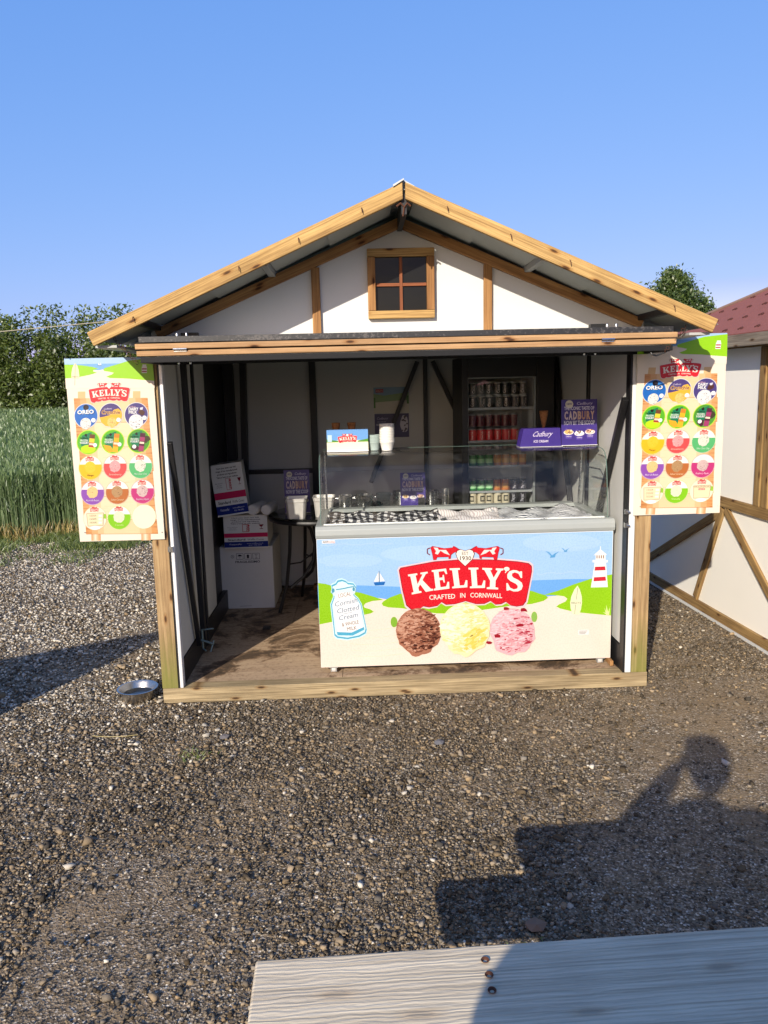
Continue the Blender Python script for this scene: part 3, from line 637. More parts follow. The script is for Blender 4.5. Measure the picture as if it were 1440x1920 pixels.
brace((-1.215, -.0, 1.45), (-1.215, .40, .20), .026); brace((-1.20, .37, 1.9), (-1.20, .47, .2), .032); brace((1.215, .02, 1.62), (1.215, .80, .35), .032); brace((1.205, 1.52, 1.9), (1.205, .90, .62), .03)
brace((.26, 2.08, 1.9), (-.13, 2.08, .95), .034); brace((.38, 2.08, 1.9), (.60, 2.08, 1.42), .034)
brace((-1.10, 2.03, 1.93), (-1.15, 2.03, .1), .05); 
m = MB(); m.box(-1.284, -1.276, 1.151, 2.07, .09, 1.95); m.box(-1.275, -1.245, 1.151, 1.19, .09, 1.95); m.build('recess_sheet', BLACK, K)  # black sheet added so the recess reads dark, with a narrow black upright
m = MB(); m.box(-.62, -.50, 2.05, 2.12, .083, .12); m.build('timber_block', W_TRIM, K)
# skirting strip of timber at the right of the floor
timber('floor_trim', (1.205, .10, .105), (1.205, 1.1, .105), .03, .02, W_TRIM, K, (1, 0, 0))
# ceiling frame that the shutter slides against
m = MB(); m.box(-1.33, 1.36, .05, .1, 1.90, 1.975); m.build('head_beam', BLACK, K, bevel=.003)
m = MB(); m.box(-1.28, 1.305, .1, 2.19, 1.975, 1.985); m.build('ceiling', plain('dark_ceiling', (.08, .08, .08), .8), K)
# gable
APX, SL = .022, .427
gz = lambda x, z0=2.515: z0-.418*abs(x-APX)
g = MB(); pts = [(-1.28, 1.99), (1.31, 1.99), (1.31, 2.02), (APX, 2.56), (-1.28, 2.02)]
g.prism(pts, .035, .06, 'Y'); g.build('gable_panel', WHITE, K)
for s in (-1, 1):
    x1 = APX+s*1.27; n = Vector((s*.418, 0, 1)).normalized()
    c = Vector((APX, .02, 2.539)); e = Vector((x1, .02, 2.539-.418*1.27))
    timber('gable_trim', c, e, .050, .03, W_TRIM, K, cut0=s*.418*.025)
for x0, x1, zt in ((-.4395, -.396, 2.327), (.4545, .498, 2.327)):
    xm = (x0+x1)/2; timber('stud', (xm, .022, 1.99), (xm, .022, zt), x1-x0, .026, W_TRIM, K)
# window
W = MB(); wx0, wx1, wz0, wz1 = -.149, .197, 2.062, 2.413; fw = .040
import itertools
for a, b, c in (((wx0, 0, wz0+fw/2), (wx1, 0, wz0+fw/2), 1), ((wx0, 0, wz1-fw/2), (wx1, 0, wz1-fw/2), -1)):
    timber('window_frame', (a[0], .0175, a[2]), (b[0], .0175, b[2]), fw, .034, W_BARGE, K, cut0=0)
for x in (wx0+fw/2, wx1-fw/2): timber('window_frame', (x, .016, wz0+fw+.001), (x, .016, wz1-fw-.001), fw, .034, W_TRIM, K)
pane = MB(); pane.box(wx0+fw, wx1-fw, .030, .034, wz0+fw, wz1-fw)
m_, nt_, b_ = newmat('window_pane'); b_.inputs['Base Color'].default_value = (.012, .012, .012, 1); b_.inputs['Roughness'].default_value = .12; b_.inputs['Specular IOR Level'].default_value = .2
vv = coords(nt_, rnd=False); bump(nt_, noise(nt_, vv, 4, 3), .12, .02, b_); pane.build('window_pane', m_, K)
xm = (wx0+wx1)/2; zm = (wz0+wz1)/2-.004
timber('glazing_bar', (wx0+fw, .024, zm), (wx1-fw, .024, zm), .016, .012, W_CEDAR, K, bevel=.002); timber('glazing_bar', (xm, .022, wz0+fw), (xm, .022, wz1-fw), .016, .012, W_CEDAR, K, bevel=.002)
# roof: profiled sheets on battens
for s in (-1, 1):
    m = MB(); prof = []; Ls = 1.50
    # ribs run down the slope; the sheet is built across y as a trapezoid wave
    ys = []; y = -.372
    while y < 2.42: ys += [(y, 0), (y+.055, 0), (y+.07, .018), (y+.10, .018), (y+.115, 0)]; y += .145
    ys = [q for q in ys if q[0] < 2.42]; vs = []
    for k in range(4):
        d = Ls*k/3
        for (yy, h) in ys: vs.append((APX+s*d, yy, 2.612-SL*d+h))
    n = len(ys); fs = [(k*n+i, k*n+i+1, (k+1)*n+i+1, (k+1)*n+i) for k in range(3) for i in range(n-1)]
    m.add(vs, fs); o = m.build('roof_sheet', ZINC, K); sm = o.modifiers.new('solid', 'SOLIDIFY'); sm.thickness = .002
    for d in (.66, 1.26):        # battens along y
        x = APX+s*d; z = 2.586-SL*d
        timber('batten', (x, -.365, z), (x, 2.35, z), .035, .045, BLACK if d > 1 else plain('painted_batten', (.30, .31, .29), .6), K, (0, 0, 1))
    # lapped pale soffit boards seen from below
    for i, (d0, d1) in enumerate(((.05, .36), (.36, .64), (.64, .94), (.94, 1.24), (1.24, 1.46))):
        mm = MB(); z0 = 2.600-SL*d0-.004; z1 = 2.600-SL*d1-.016
        q = [(APX+s*d0, z0), (APX+s*d1, z1), (APX+s*d1, z1+.006), (APX+s*d0, z0+.006)]
        mm.prism(q, -.36, .034, 'Y'); mm.build('soffit_board', plain('soffit_paint', (.34, .36, .33), .55, 0, .15, 4), K)
    # barge board
    L0 = Vector((APX+s*.006, -.38, 2.600)); tip = (APX+s*1.478, 1.963)
    o = timber('barge_board', L0, (tip[0], -.38, tip[1]), .068, .026, W_BARGE, K, bevel=.004, cut0=s*SL*.034)
    for fr in (.13, .33, .52, .86):
        mm = MB(); p = L0.lerp(Vector((tip[0], -.38, tip[1])), fr); mm.tube([(p.x, -.392, p.z+.010), (p.x+.001, -.404, p.z+.004), (p.x+.003, -.405, p.z-.014)], .0022, 5); mm.build('nail', RUST, K)
m = MB(); m.box(APX-.012, APX+.012, -.37, 2.4, 2.50, 2.59); m.build('ridge_beam', BLACK, K)
m = MB(); m.tube([(APX-.035, -.372, 2.535), (APX-.015, -.376, 2.548), (APX, -.374, 2.53), (APX+.015, -.376, 2.548), (APX+.03, -.372, 2.535)], .005, 6); m.tube([(APX, -.374, 2.53), (APX-.006, -.374, 2.49)], .004, 6); m.build('ridge_hook', RUST, K)
m = MB(); m.prism([(APX-.05, 2.625), (APX, 2.652), (APX, 2.645), (APX-.05, 2.615)], -.40, 2.42, 'Y'); m.prism([(APX+.05, 2.625), (APX, 2.652), (APX, 2.645), (APX+.05, 2.615)], -.37, 2.42, 'Y'); m.build('ridge_cap', ZINC, K)
for s in (-1, 1):
    mm = MB(); x = APX+s*1.47; mm.box(min(x, x-s*.1), max(x, x-s*.1), -.35, 2.3, 1.925, 1.937); mm.build('eave_board', plain('eave_paint', (.35, .36, .35), .6), K)
    mm = MB()
    for k in range(9):
        a = .5*(k % 2); cx = s*(1.36-.012*k)+(.0 if s < 0 else .02); cz = 1.965-.014*k; mm.tube([(cx+.008*math.cos(q)*(1 if k % 2 else .4), -.33+.008*math.cos(q)*(0 if k % 2 else 1), cz+.009*math.sin(q)) for q in [i*math.pi/4 for i in range(8)]], .0013, 5, closed=True)
    mm.build('chain', RUST, K)
# folded-up shutter: black tube frame over two timber edged leaves over a black bottom frame
tw = lambda z: z
SH = lambda x: (x-.04)*-.0015
def hbar(name, x0, x1, z0, z1, y0, y1, mat, bev=.002, tl=0, tr=0):
    o = timber(name, (x0, (y0+y1)/2, (z0+z1)/2+tl), (x1, (y0+y1)/2, (z0+z1)/2+tr), z1-z0, y1-y0, mat, K, bevel=bev); return o
FRM = plain('worn_black_tube', (.010, .010, .011), .65, 0, .5, 70, 0, .25)
mt, nt_, b_ = newmat('flaked_tube'); vv = coords(nt_); nn = noise(nt_, vv, 55, 6, .75); n2 = noise(nt_, vv, 2.2, 3)
fl = mixc(nt_, .35, nn, n2); L(nt_, ramp(nt_, fl, [(.52, (.012, .012, .014)), (.58, (.10, .09, .085)), (.62, (.03, .025, .02)), (.7, (.12, .11, .10))]), b_.inputs['Base Color']); b_.inputs['Roughness'].default_value = .5; bump(nt_, nn, .3, .001, b_)
hbar('shutter_frame', -1.25, 1.322, 1.945, 1.973, -.333, -.305, mt, tr=-.002, tl=.001); hbar('shutter_frame', -1.25, 1.322, 1.945, 1.973, .0, .028, FRM)
for x in (-1.236, 1.308): timber('shutter_frame', (x, -.304, 1.958), (x, -.001, 1.958), .026, .026, FRM, K, (0, 0, 1))
timber('shutter_strut', (-1.0, -.3, 1.96), (-.94, 0, 1.96), .02, .02, FRM, K, (0, 0, 1)); timber('shutter_strut', (.05, -.3, 1.96), (-.03, 0, 1.96), .02, .02, STEEL, K, (0, 0, 1))
hbar('shutter_leaf_edge', -1.268, 1.342, 1.915, 1.941, -.336, -.30, W_HATCH, .003, tr=.002); hbar('shutter_leaf_edge', -1.263, 1.337, 1.883, 1.908, -.334, -.30, W_HATCH, .003, tr=.003)
m = MB(); m.box(-1.26, 1.335, -.299, .03, 1.918, 1.938); m.build('shutter_leaf', WHITE, K); m = MB(); m.box(-1.255, 1.33, -.299, .03, 1.886, 1.905); m.build('shutter_leaf', WHITE, K)
hbar('shutter_frame', -1.247, 1.322, 1.851, 1.877, -.330, -.302, FRM, tr=.004, tl=.001); hbar('shutter_frame', -1.247, 1.322, 1.851, 1.877, .0, .03, FRM)
for x in (-1.234, 1.309): timber('shutter_frame', (x, -.30, 1.865), (x, -.001, 1.865), .026, .026, FRM, K, (0, 0, 1))
for x, z in ((-1.055, 1.912), (1.0, 1.914)): m = MB(); m.tube([(x-.032, -.340, z), (x+.032, -.340, z)], .0065, 8); m.box(x-.03, x+.03, -.338, -.334, z-.012, z+.004); m.build('shutter_hinge', STEEL, K)
for x0, z in ((-1.06, 1.846), (.90, 1.846)):
    for d in (0, .055): m = MB(); m.lathe([(0, -.008), (.005, -.008), (.006, 0)], 10); m.build('bolt', STEEL, K, loc=(x0+d-.01, -.315, z+.004), smooth=True)
for x0 in (-1.07, 1.0):
    for d in (0, .045): m = MB(); m.lathe([(.006, 0), (.006, .012), (.003, .018), (0, .018)], 10); m.build('bolt', STEEL, K, loc=(x0+d, -.318, 1.973), smooth=True)
for a in (.985, -1.10): m = MB(); m.box(a, a+.085, -.1, -.06, 1.985, 2.005); m.build('shutter_bracket', BLACK, K)
m = MB(); m.tube([(1.22, -.31, 1.85), (1.225, -.315, 1.838), (1.25, -.315, 1.832), (1.285, -.315, 1.846), (1.30, -.31, 1.852)], .0045, 6); m.build('handle', BLACK, K)
m = MB(); m.tube([(1.37, -.30, 1.925), (1.385, -.33, 1.955), (1.392, -.33, 1.957), (1.378, -.30, 1.92)], .002, 5, closed=True); m.build('latch', STEEL, K)
# clamp at the foot of the left brace, floor vent
m = MB(); m.tube([(-1.17, .38, .30), (-1.19, .385, .30), (-1.19, .385, .18), (-1.17, .37, .17)], .006, 6); m.tube([(-1.2, .385, .235), (-1.12, .36, .215)], .007, 6); m.tube([(-1.12, .37, .235), (-1.14, .35, .17)], .005, 6); m.tube([(-1.17, .38, .3), (-1.12, .38, .305)], .005, 6); m.build('clamp', plain('verdigris', (.18, .24, .22), .5, .6), K)
m = MB(); m.box(-.915, -.865, 1.02, 1.09, .0825, .092); [m.box(-.91+.012*i, -.904+.012*i, 1.03, 1.08, .092, .094) for i in range(4)]
tag(m.build('floor_grate', BLACK), 'small black grate lying on the plywood floor near the table foot', 'grate')
# ================================================================ freezer
FZ = thing('display_freezer', 'long white ice cream display freezer with curved glass and seaside printed front', 'freezer', (.37, .16, .083))
m = MB(); m.box(-.838, .845, .006, .70, .042, .792); m.build('body', WHITE, FZ, bevel=.01)
src = [(42, 135), (1413, 98), (1398, 667), (55, 720)]; PW, PH = 1.678, .750
A = Art(homog(src, [(0, PH), (PW, PH), (PW, 0), (0, 0)]))
A.poly(src, (172, 211, 252), 0)
A.poly([(43, 344), (240, 343), (430, 349), (740, 335), (1030, 320), (1200, 314), (1408, 312), (1402, 520), (48, 520)], (118, 180, 246), 1)
for q, c in (((600, 200, 260, 40), (182, 217, 252)), ((200, 230, 150, 30), (180, 216, 252)), ((1180, 150, 180, 40), (182, 217, 253))): A.ell(*q, c, 1)
A.poly([(47, 470), (200, 432), (330, 400), (420, 415), (700, 400), (1080, 395), (1200, 384), (1300, 430), (1405, 440), (1398, 667), (55, 720)], (250, 232, 216), 2)
A.poly([(46, 332), (80, 336), (110, 344), (200, 368), (245, 376), (300, 392), (352, 409), (300, 414), (268, 424), (258, 436), (262, 444), (290, 452), (306, 463), (290, 471), (240, 481), (130, 506), (49, 522)], (152, 208, 30), 3)
A.poly([(343, 425), (352, 415), (380, 398), (430, 380), (560, 385), (1000, 368), (1040, 366), (1075, 378), (1105, 386), (1116, 398), (1095, 412), (1040, 426), (960, 432), (700, 470), (600, 470), (440, 447), (375, 443), (350, 436)], (152, 208, 30), 3)
A.poly([(1098, 384), (1160, 366), (1230, 338), (1310, 312), (1360, 300), (1409, 292), (1404, 477), (1330, 471), (1240, 462), (1170, 446), (1153, 437), (1165, 428), (1196, 414), (1204, 402), (1190, 391), (1150, 386)], (155, 212, 28), 3)
A.ell(400, 510, 16, 24, (140, 190, 60), 3); A.ell(1052, 484, 14, 24, (150, 195, 90), 3)
for y in (545, 580, 610, 640, 665): A.stroke([(70+60*k+y*.2, y+6*math.sin(k)-k*1.6) for k in range(5)], 2, (246, 232, 200), 3)
for y, a, b in ((160, 60, 400), (250, 80, 260), (110+70, 1050, 1300), (290, 1060, 1280)): A.stroke([(a+(b-a)*k/9, y+4*math.sin(k*1.7)-k) for k in range(10)], 4, (186, 219, 253), 2)
# boat, gulls, lighthouse, surfboard, grass
A.poly([(331, 281), (331, 325), (308, 326)], (255, 255, 255), 4); A.poly([(336, 286), (359, 322), (336, 325)], (255, 255, 255), 4); A.seg((333, 277), (333, 330), 2.4, (70, 100, 130), 4)
A.poly([(307, 329), (361, 326), (355, 341), (313, 343)], (30, 110, 190), 4)
for cx, cy, k in ((1137, 205, 1), (1196, 184, .62)):
    A.poly([(cx-33*k, cy-19*k), (cx-14*k, cy-12*k), (cx-2*k, cy+2*k), (cx+8*k, cy-6*k), (cx+30*k, cy-16*k), (cx+14*k, cy-3*k), (cx+10*k, cy+10*k), (cx-12*k, cy+12*k), (cx-8*k, cy+4*k), (cx-18*k, cy-7*k)], (90, 165, 220), 4)
WH = (255, 255, 252)
A.poly([(1330, 238), (1381, 236), (1389, 349), (1312, 351)], WH, 4); A.rect(1320, 227, 1389, 238, WH, 5); A.rect(1334, 203, 1379, 229, WH, 4); A.poly([(1325, 206), (1356, 179), (1386, 204)], WH, 5); A.seg((1356, 182), (1356, 165), 3, WH, 5)
for k in range(4): A.rect(1338+10*k, 206, 1342+10*k, 220, (150, 90, 50), 6)
A.poly([(1331, 258), (1377, 256), (1379, 273), (1329, 275)], (215, 45, 60), 5); A.poly([(1326, 305), (1379, 302), (1381, 320), (1324, 323)], (215, 45, 60), 5)
A.poly([(1251, 342), (1262, 362), (1270, 392), (1271, 420), (1266, 450), (1258, 473), (1230, 471), (1219, 448), (1217, 420), (1222, 392), (1235, 362)], (245, 245, 205), 5); A.stroke([(1252, 352), (1245, 405)], 1.6, (110, 120, 100), 6); A.stroke([(1242, 428), (1237, 470)], 1.6, (110, 120, 100), 6); A.text('KELLY\'S', 1244, 424, 8, (80, 80, 80), 6, wid=42)
for a, b, c in (((1366, 462), (1385, 470), 3), ((1382, 430), (1388, 474), 5), ((1398, 440), (1391, 474), 4), ((1374, 445), (1386, 474), 4)): A.seg(a, b, .6, (240, 250, 170), 5, c*2)
# churn
ch = [(112, 362), (108, 342), (128, 334), (138, 320), (158, 316), (176, 322), (186, 331), (211, 333), (224, 350), (221, 374), (207, 380), (232, 402), (247, 428), (271, 545), (266, 562), (236, 578), (180, 589), (132, 583), (119, 572), (105, 430), (118, 398), (118, 388), (108, 378)]
sh = lambda k: [(188+(x-188)*k, 455+(y-455)*k) for x, y in ch]
A.poly(sh(1.045), (215, 248, 255), 5); A.poly(ch, (88, 180, 214), 6); A.poly(sh(.945), (222, 250, 255), 7); A.poly([(124, 395), (140, 378), (200, 372), (222, 404), (236, 430), (256, 535), (200, 560), (136, 556), (114, 432)], (250, 253, 255), 8)
A.poly([(130, 556), (200, 558), (258, 532), (260, 545), (205, 572), (134, 571)], (88, 180, 214), 8); A.stroke([(130, 362), (160, 358), (198, 350), (214, 348)], 5, (88, 170, 200), 8); A.ell(116, 366, 7, 10, (88, 160, 190), 8); A.ell(213, 360, 6, 9, (88, 160, 190), 8)
A.text('LOCAL', 171, 394, 19, (160, 120, 80), 9, wid=60, rot=-.2); A.text('Cornish', 176, 430, 22, (120, 140, 160), 9, wid=108, rot=-.2, shear=.25); A.text('Clotted', 184, 462, 22, (120, 140, 160), 9, wid=104, rot=-.2, shear=.25); A.seg((160, 474), (205, 464), 1.4, (120, 140, 160), 9)
A.text('Cream', 186, 494, 21, (120, 140, 160), 9, wid=92, rot=-.2, shear=.25); A.text('& WHOLE', 196, 524, 17, (150, 110, 70), 9, wid=80, rot=-.18); A.text('MILK', 202, 547, 17, (150, 110, 70), 9, wid=46, rot=-.16)
A.g = lambda p: ((740+p[0]/5.143-580)*2.483, (1010+p[1]/5.143-960)*2.483)
logo(A, 5); A.g = lambda p: p
# scoops
scoop(A, 513, 548, 104, (176, 118, 92), [(92, 46, 34), (122, 70, 52), (200, 146, 120), (150, 92, 70), (70, 34, 26), (214, 164, 138)], 13, 380)
scoop(A, 948, 546, 104, (240, 190, 196), [(250, 215, 220), (228, 160, 168), (245, 205, 210), (236, 178, 184), (180, 50, 70), (215, 130, 140)], 13, 260)
for x, y in ((922, 446), (880, 572), (1005, 452), (838, 600), (985, 520)): A.blob(x, y, 12, (165, 25, 45), 16, .35, 8, 1.3, .7)
scoop(A, 730, 535, 116, (252, 240, 188), [(255, 248, 215), (250, 232, 160), (248, 226, 140), (255, 250, 225)], 17, 220)
for k in range(60): a = random.uniform(0, 1.6); d = random.uniform(20, 95); A.blob(735+d*math.cos(a), 540+d*math.sin(a), random.uniform(5, 12), random.choice([(250, 222, 110), (252, 232, 140), (246, 214, 100)]), 20, .4, 7, 1.6, .6, -.5)
A.poly([(66, 139), (128, 137), (130, 151), (68, 153)], (250, 250, 250), 3); A.text('A/HT', 84, 149, 8, (40, 30, 30), 4, wid=26, bold=.02); A.text('cooling', 111, 148, 8, (210, 40, 50), 4, wid=30)
A.poly([(1253, 543), (1302, 541), (1303, 563), (1254, 566)], (252, 250, 246), 4)
for k in range(3): A.seg((1258, 548+6*k), (1296-5*k, 547+6*k), 2, (120, 110, 100), 5)
o = A.m.build('printed_front', printmat('freezer_print', .22, .5), FZ, loc=(-.84, -.012, .041))
m = MB(); m.box(-.842, .842, -.011, .005, .038, .794); m.build('front_panel', WPLAS, FZ, bevel=.003)
# rim
R0 = .795
m = MB(); prof = [(.02, R0), (-.018, R0), (-.026, R0+.02), (-.024, R0+.05), (-.008, R0+.068), (.01, R0+.070), (.02, R0+.072)]
m.prism(prof, -.845, .848, 'X'); m.build('rim_front', GREYP, FZ, bevel=.004)
m = MB(); m.box(-.80, .80, .0205, .0265, R0+.045, R0+.078); m.build('glass_rail', plain('white_rail', (.66, .66, .64), .35), FZ, bevel=.002)
for x0, x1 in ((-.845, -.79), (.79, .848)): m = MB(); m.prism([(.021, R0), (.021, R0+.068), (.70, R0+.058), (.70, R0)], x0, x1, 'X'); m.build('rim_side', GREYP, FZ, bevel=.004)
m = MB(); m.prism([(.60, R0), (.60, R0+.050), (.62, R0+.066), (.70, R0+.066), (.70, R0)], -.79, .79, 'X'); m.build('rim_back', GREYP, FZ, bevel=.003)
m = MB(); m.box(-.79, .79, .60, .606, R0+.02, R0+.05); m.build('runner', plain('aluminium', (.6, .62, .6), .35, .7), FZ)
m = MB(); m.box(-.788, .788, .03, .60, R0-.06, R0-.05); m.build('well', WHITE, FZ)
# curved front glass with top shelf, end panes, posts
cp = [(.012, .86), (.020, .93), (.030, 1.02), (.040, 1.09), (.050, 1.15), (.066, 1.20), (.092, 1.232), (.13, 1.247), (.19, 1.2525), (.27, 1.253)]
m = MB(); t = .004
outl = cp+[(.50, 1.255), (.50, 1.251), (.27, 1.249), (.191, 1.2485), (.132, 1.243), (.095, 1.228), (.070, 1.197), (.054, 1.149), (.044, 1.088), (.034, 1.02), (.024, .93), (.016, .86)]
m.prism(outl, -.812, .812, 'X'); m.build('curved_glass', GLASS, FZ, smooth=True)
for x in (-.818, .8145): m = MB(); m.prism([(.017, .86), (.026, .93), (.036, 1.02), (.046, 1.09), (.060, 1.143), (.083, 1.185), (.115, 1.215), (.155, 1.233), (.22, 1.240), (.50, 1.243), (.60, .90), (.60, .86)], x, x+.0035, 'X'); m.build('end_pane', GLASS, FZ)
m = MB(); EG = plain('glass_edge', (.10, .16, .14), .15, 0, .1)
for x in (-.814, .814): m.tube([(x, a, b) for a, b in cp], .0026, 6)
m.tube([(-.814, .50, 1.253), (.814, .50, 1.253)], .0026, 6); m.build('glass_edge', EG, FZ, smooth=True)
for x in (-.80, .80): m = MB(); m.tube([(x, .505, 1.25), (x, .52, 1.05), (x, .56, .87)], .007, 8); m.build('glass_post', STEEL, FZ, smooth=True)
for x in (-.80, .80): m = MB(); m.tube([(x, .06, 1.10), (x, .12, 1.13), (x, .35, 1.12)], .004, 6); m.build('gas_strut', STEEL, FZ)
for x, y in ((-.77, .014), (.785, .014), (-.77, .62), (.78, .62)):
    c = thing('castor', None, None, (x, y, 0)); c.parent = FZ
    mm = MB(); mm.box(-.025, .025, -.025, .025, .036, .042); mm.box(-.017, -.013, -.015, .015, .008, .036); mm.box(.013, .017, -.015, .015, .008, .036); mm.build('fork', ZINC, c)
    mm = MB(); mm.lathe([(0, -.011), (.018, -.011), (.019, 0), (.018, .011), (0, .011)], 18, Matrix.Translation((0, .004, .019)) @ Matrix.Rotation(math.pi/2, 4, 'Y')); mm.build('wheel', plain('castor_grey', (.5, .48, .45), .4), c, smooth=True)
# cloths laid over the tubs in the freezer
def cloth(name, label, x0, x1, mat, ph, amp=.010, group=None):
    nx, ny = 70, 30; X, Y = np.meshgrid(np.linspace(x0, x1, nx), np.linspace(0, 1, ny))
    yy = .185+.50*Y+.012*np.sin(X*9+ph); zz = .927+amp*np.sin(X*38+ph+3*np.sin(Y*5+ph))+amp*.8*np.sin(Y*17+X*11+ph)+.010*(1-Y)+.02*np.clip(Y-.6, 0, 1)
    xx = X+.012*np.sin(Y*6+ph)
    V = np.stack([xx, yy, zz], -1).reshape(-1, 3); i = np.arange((nx-1)*(ny-1)); r, c = i//(nx-1), i % (nx-1); a = r*nx+c
    o = fast_mesh(name, V, np.stack([a, a+1, a+nx+1, a+nx], 1), mat, smooth=True); s = o.modifiers.new('s', 'SOLIDIFY'); s.thickness = .002
    return tag(o, label, 'tea towel', group)
def stripes(name, kind):
    m, nt, b = newmat(name); tc = N(nt, 'ShaderNodeTexCoord'); sp = N(nt, 'ShaderNodeSeparateXYZ'); nz = N(nt, 'ShaderNodeTexNoise'); nz.inputs['Scale'].default_value = 7
    L(nt, tc.outputs['Object'], nz.inputs['Vector']); mx = N(nt, 'ShaderNodeMix', data_type='VECTOR'); mx.inputs[0].default_value = .06 if kind != 2 else .09
    L(nt, tc.outputs['Object'], mx.inputs[4]); L(nt, nz.outputs['Color'], mx.inputs[5]); L(nt, mx.outputs[1], sp.inputs[0])
    def sq(o, k, th=0.):
        a = N(nt, 'ShaderNodeMath', operation='MULTIPLY'); a.inputs[1].default_value = k; L(nt, o, a.inputs[0])
        s = N(nt, 'ShaderNodeMath', operation='SINE'); L(nt, a.outputs[0], s.inputs[0]); g = N(nt, 'ShaderNodeMath', operation='GREATER_THAN'); g.inputs[1].default_value = th; L(nt, s.outputs[0], g.inputs[0]); return g.outputs[0]
    if kind == 0:
        s1 = sq(sp.outputs[0], 150); s2 = sq(sp.outputs[1], 130); ad = N(nt, 'ShaderNodeMath', operation='ADD'); L(nt, s1, ad.inputs[0]); L(nt, s2, ad.inputs[1]); hf = N(nt, 'ShaderNodeMath', operation='MULTIPLY'); hf.inputs[1].default_value = .5; L(nt, ad.outputs[0], hf.inputs[0])
        c = ramp(nt, hf.outputs[0], [(0, (.012, .012, .014)), (.5, (.10, .10, .11)), (1, (.72, .70, .68))]); nt.nodes[-1].color_ramp.interpolation = 'LINEAR'
    elif kind == 1:
        s1 = sq(sp.outputs[0], 420, .5); c = mixc(nt, s1, (.72, .68, .67), (.50, .42, .42))
    else:
        a = N(nt, 'ShaderNodeMath', operation='MULTIPLY_ADD'); a.inputs[1].default_value = 1.3; L(nt, sp.outputs[1], a.inputs[0]); L(nt, sp.outputs[0], a.inputs[2])
        s1 = sq(a.outputs[0], 330, -.05); c = mixc(nt, s1, (.70, .70, .70), (.022, .027, .055))
    L(nt, c, b.inputs['Base Color']); b.inputs['Roughness'].default_value = .95; b.inputs['Specular IOR Level'].default_value = .1
    bump(nt, noise(nt, tc.outputs['Object'], 500, 2), .3, .001, b); return m
cloth('tea_towel', 'black and white checked tea towel laid in the left of the glass freezer', -.41, .27, stripes('check_cloth', 0), 0, .009)
cloth('tea_towel', 'plain off-white ribbed tea towel laid between two patterned ones in the freezer', .255, .63, stripes('rib_cloth', 1), 2, .008)
cloth('tea_towel', 'navy and white striped tea towel crumpled in the right of the freezer', .60, 1.14, stripes('stripe_cloth', 2), 4, .012)
# ================================================================ printed signs and boxes
def sign_plane(A, name, mat, W, H, parent, loc, thick=.004, edge=(.8, .78, .72), back='backing'):
    m = MB(); m.box(0, W, .0002, thick, 0, H, lin(edge) if max(edge) > 1 else edge); b = m.build(back, mat, parent); b.location = loc
    o = A.m.build(name, mat, parent); o.location = loc
    return o
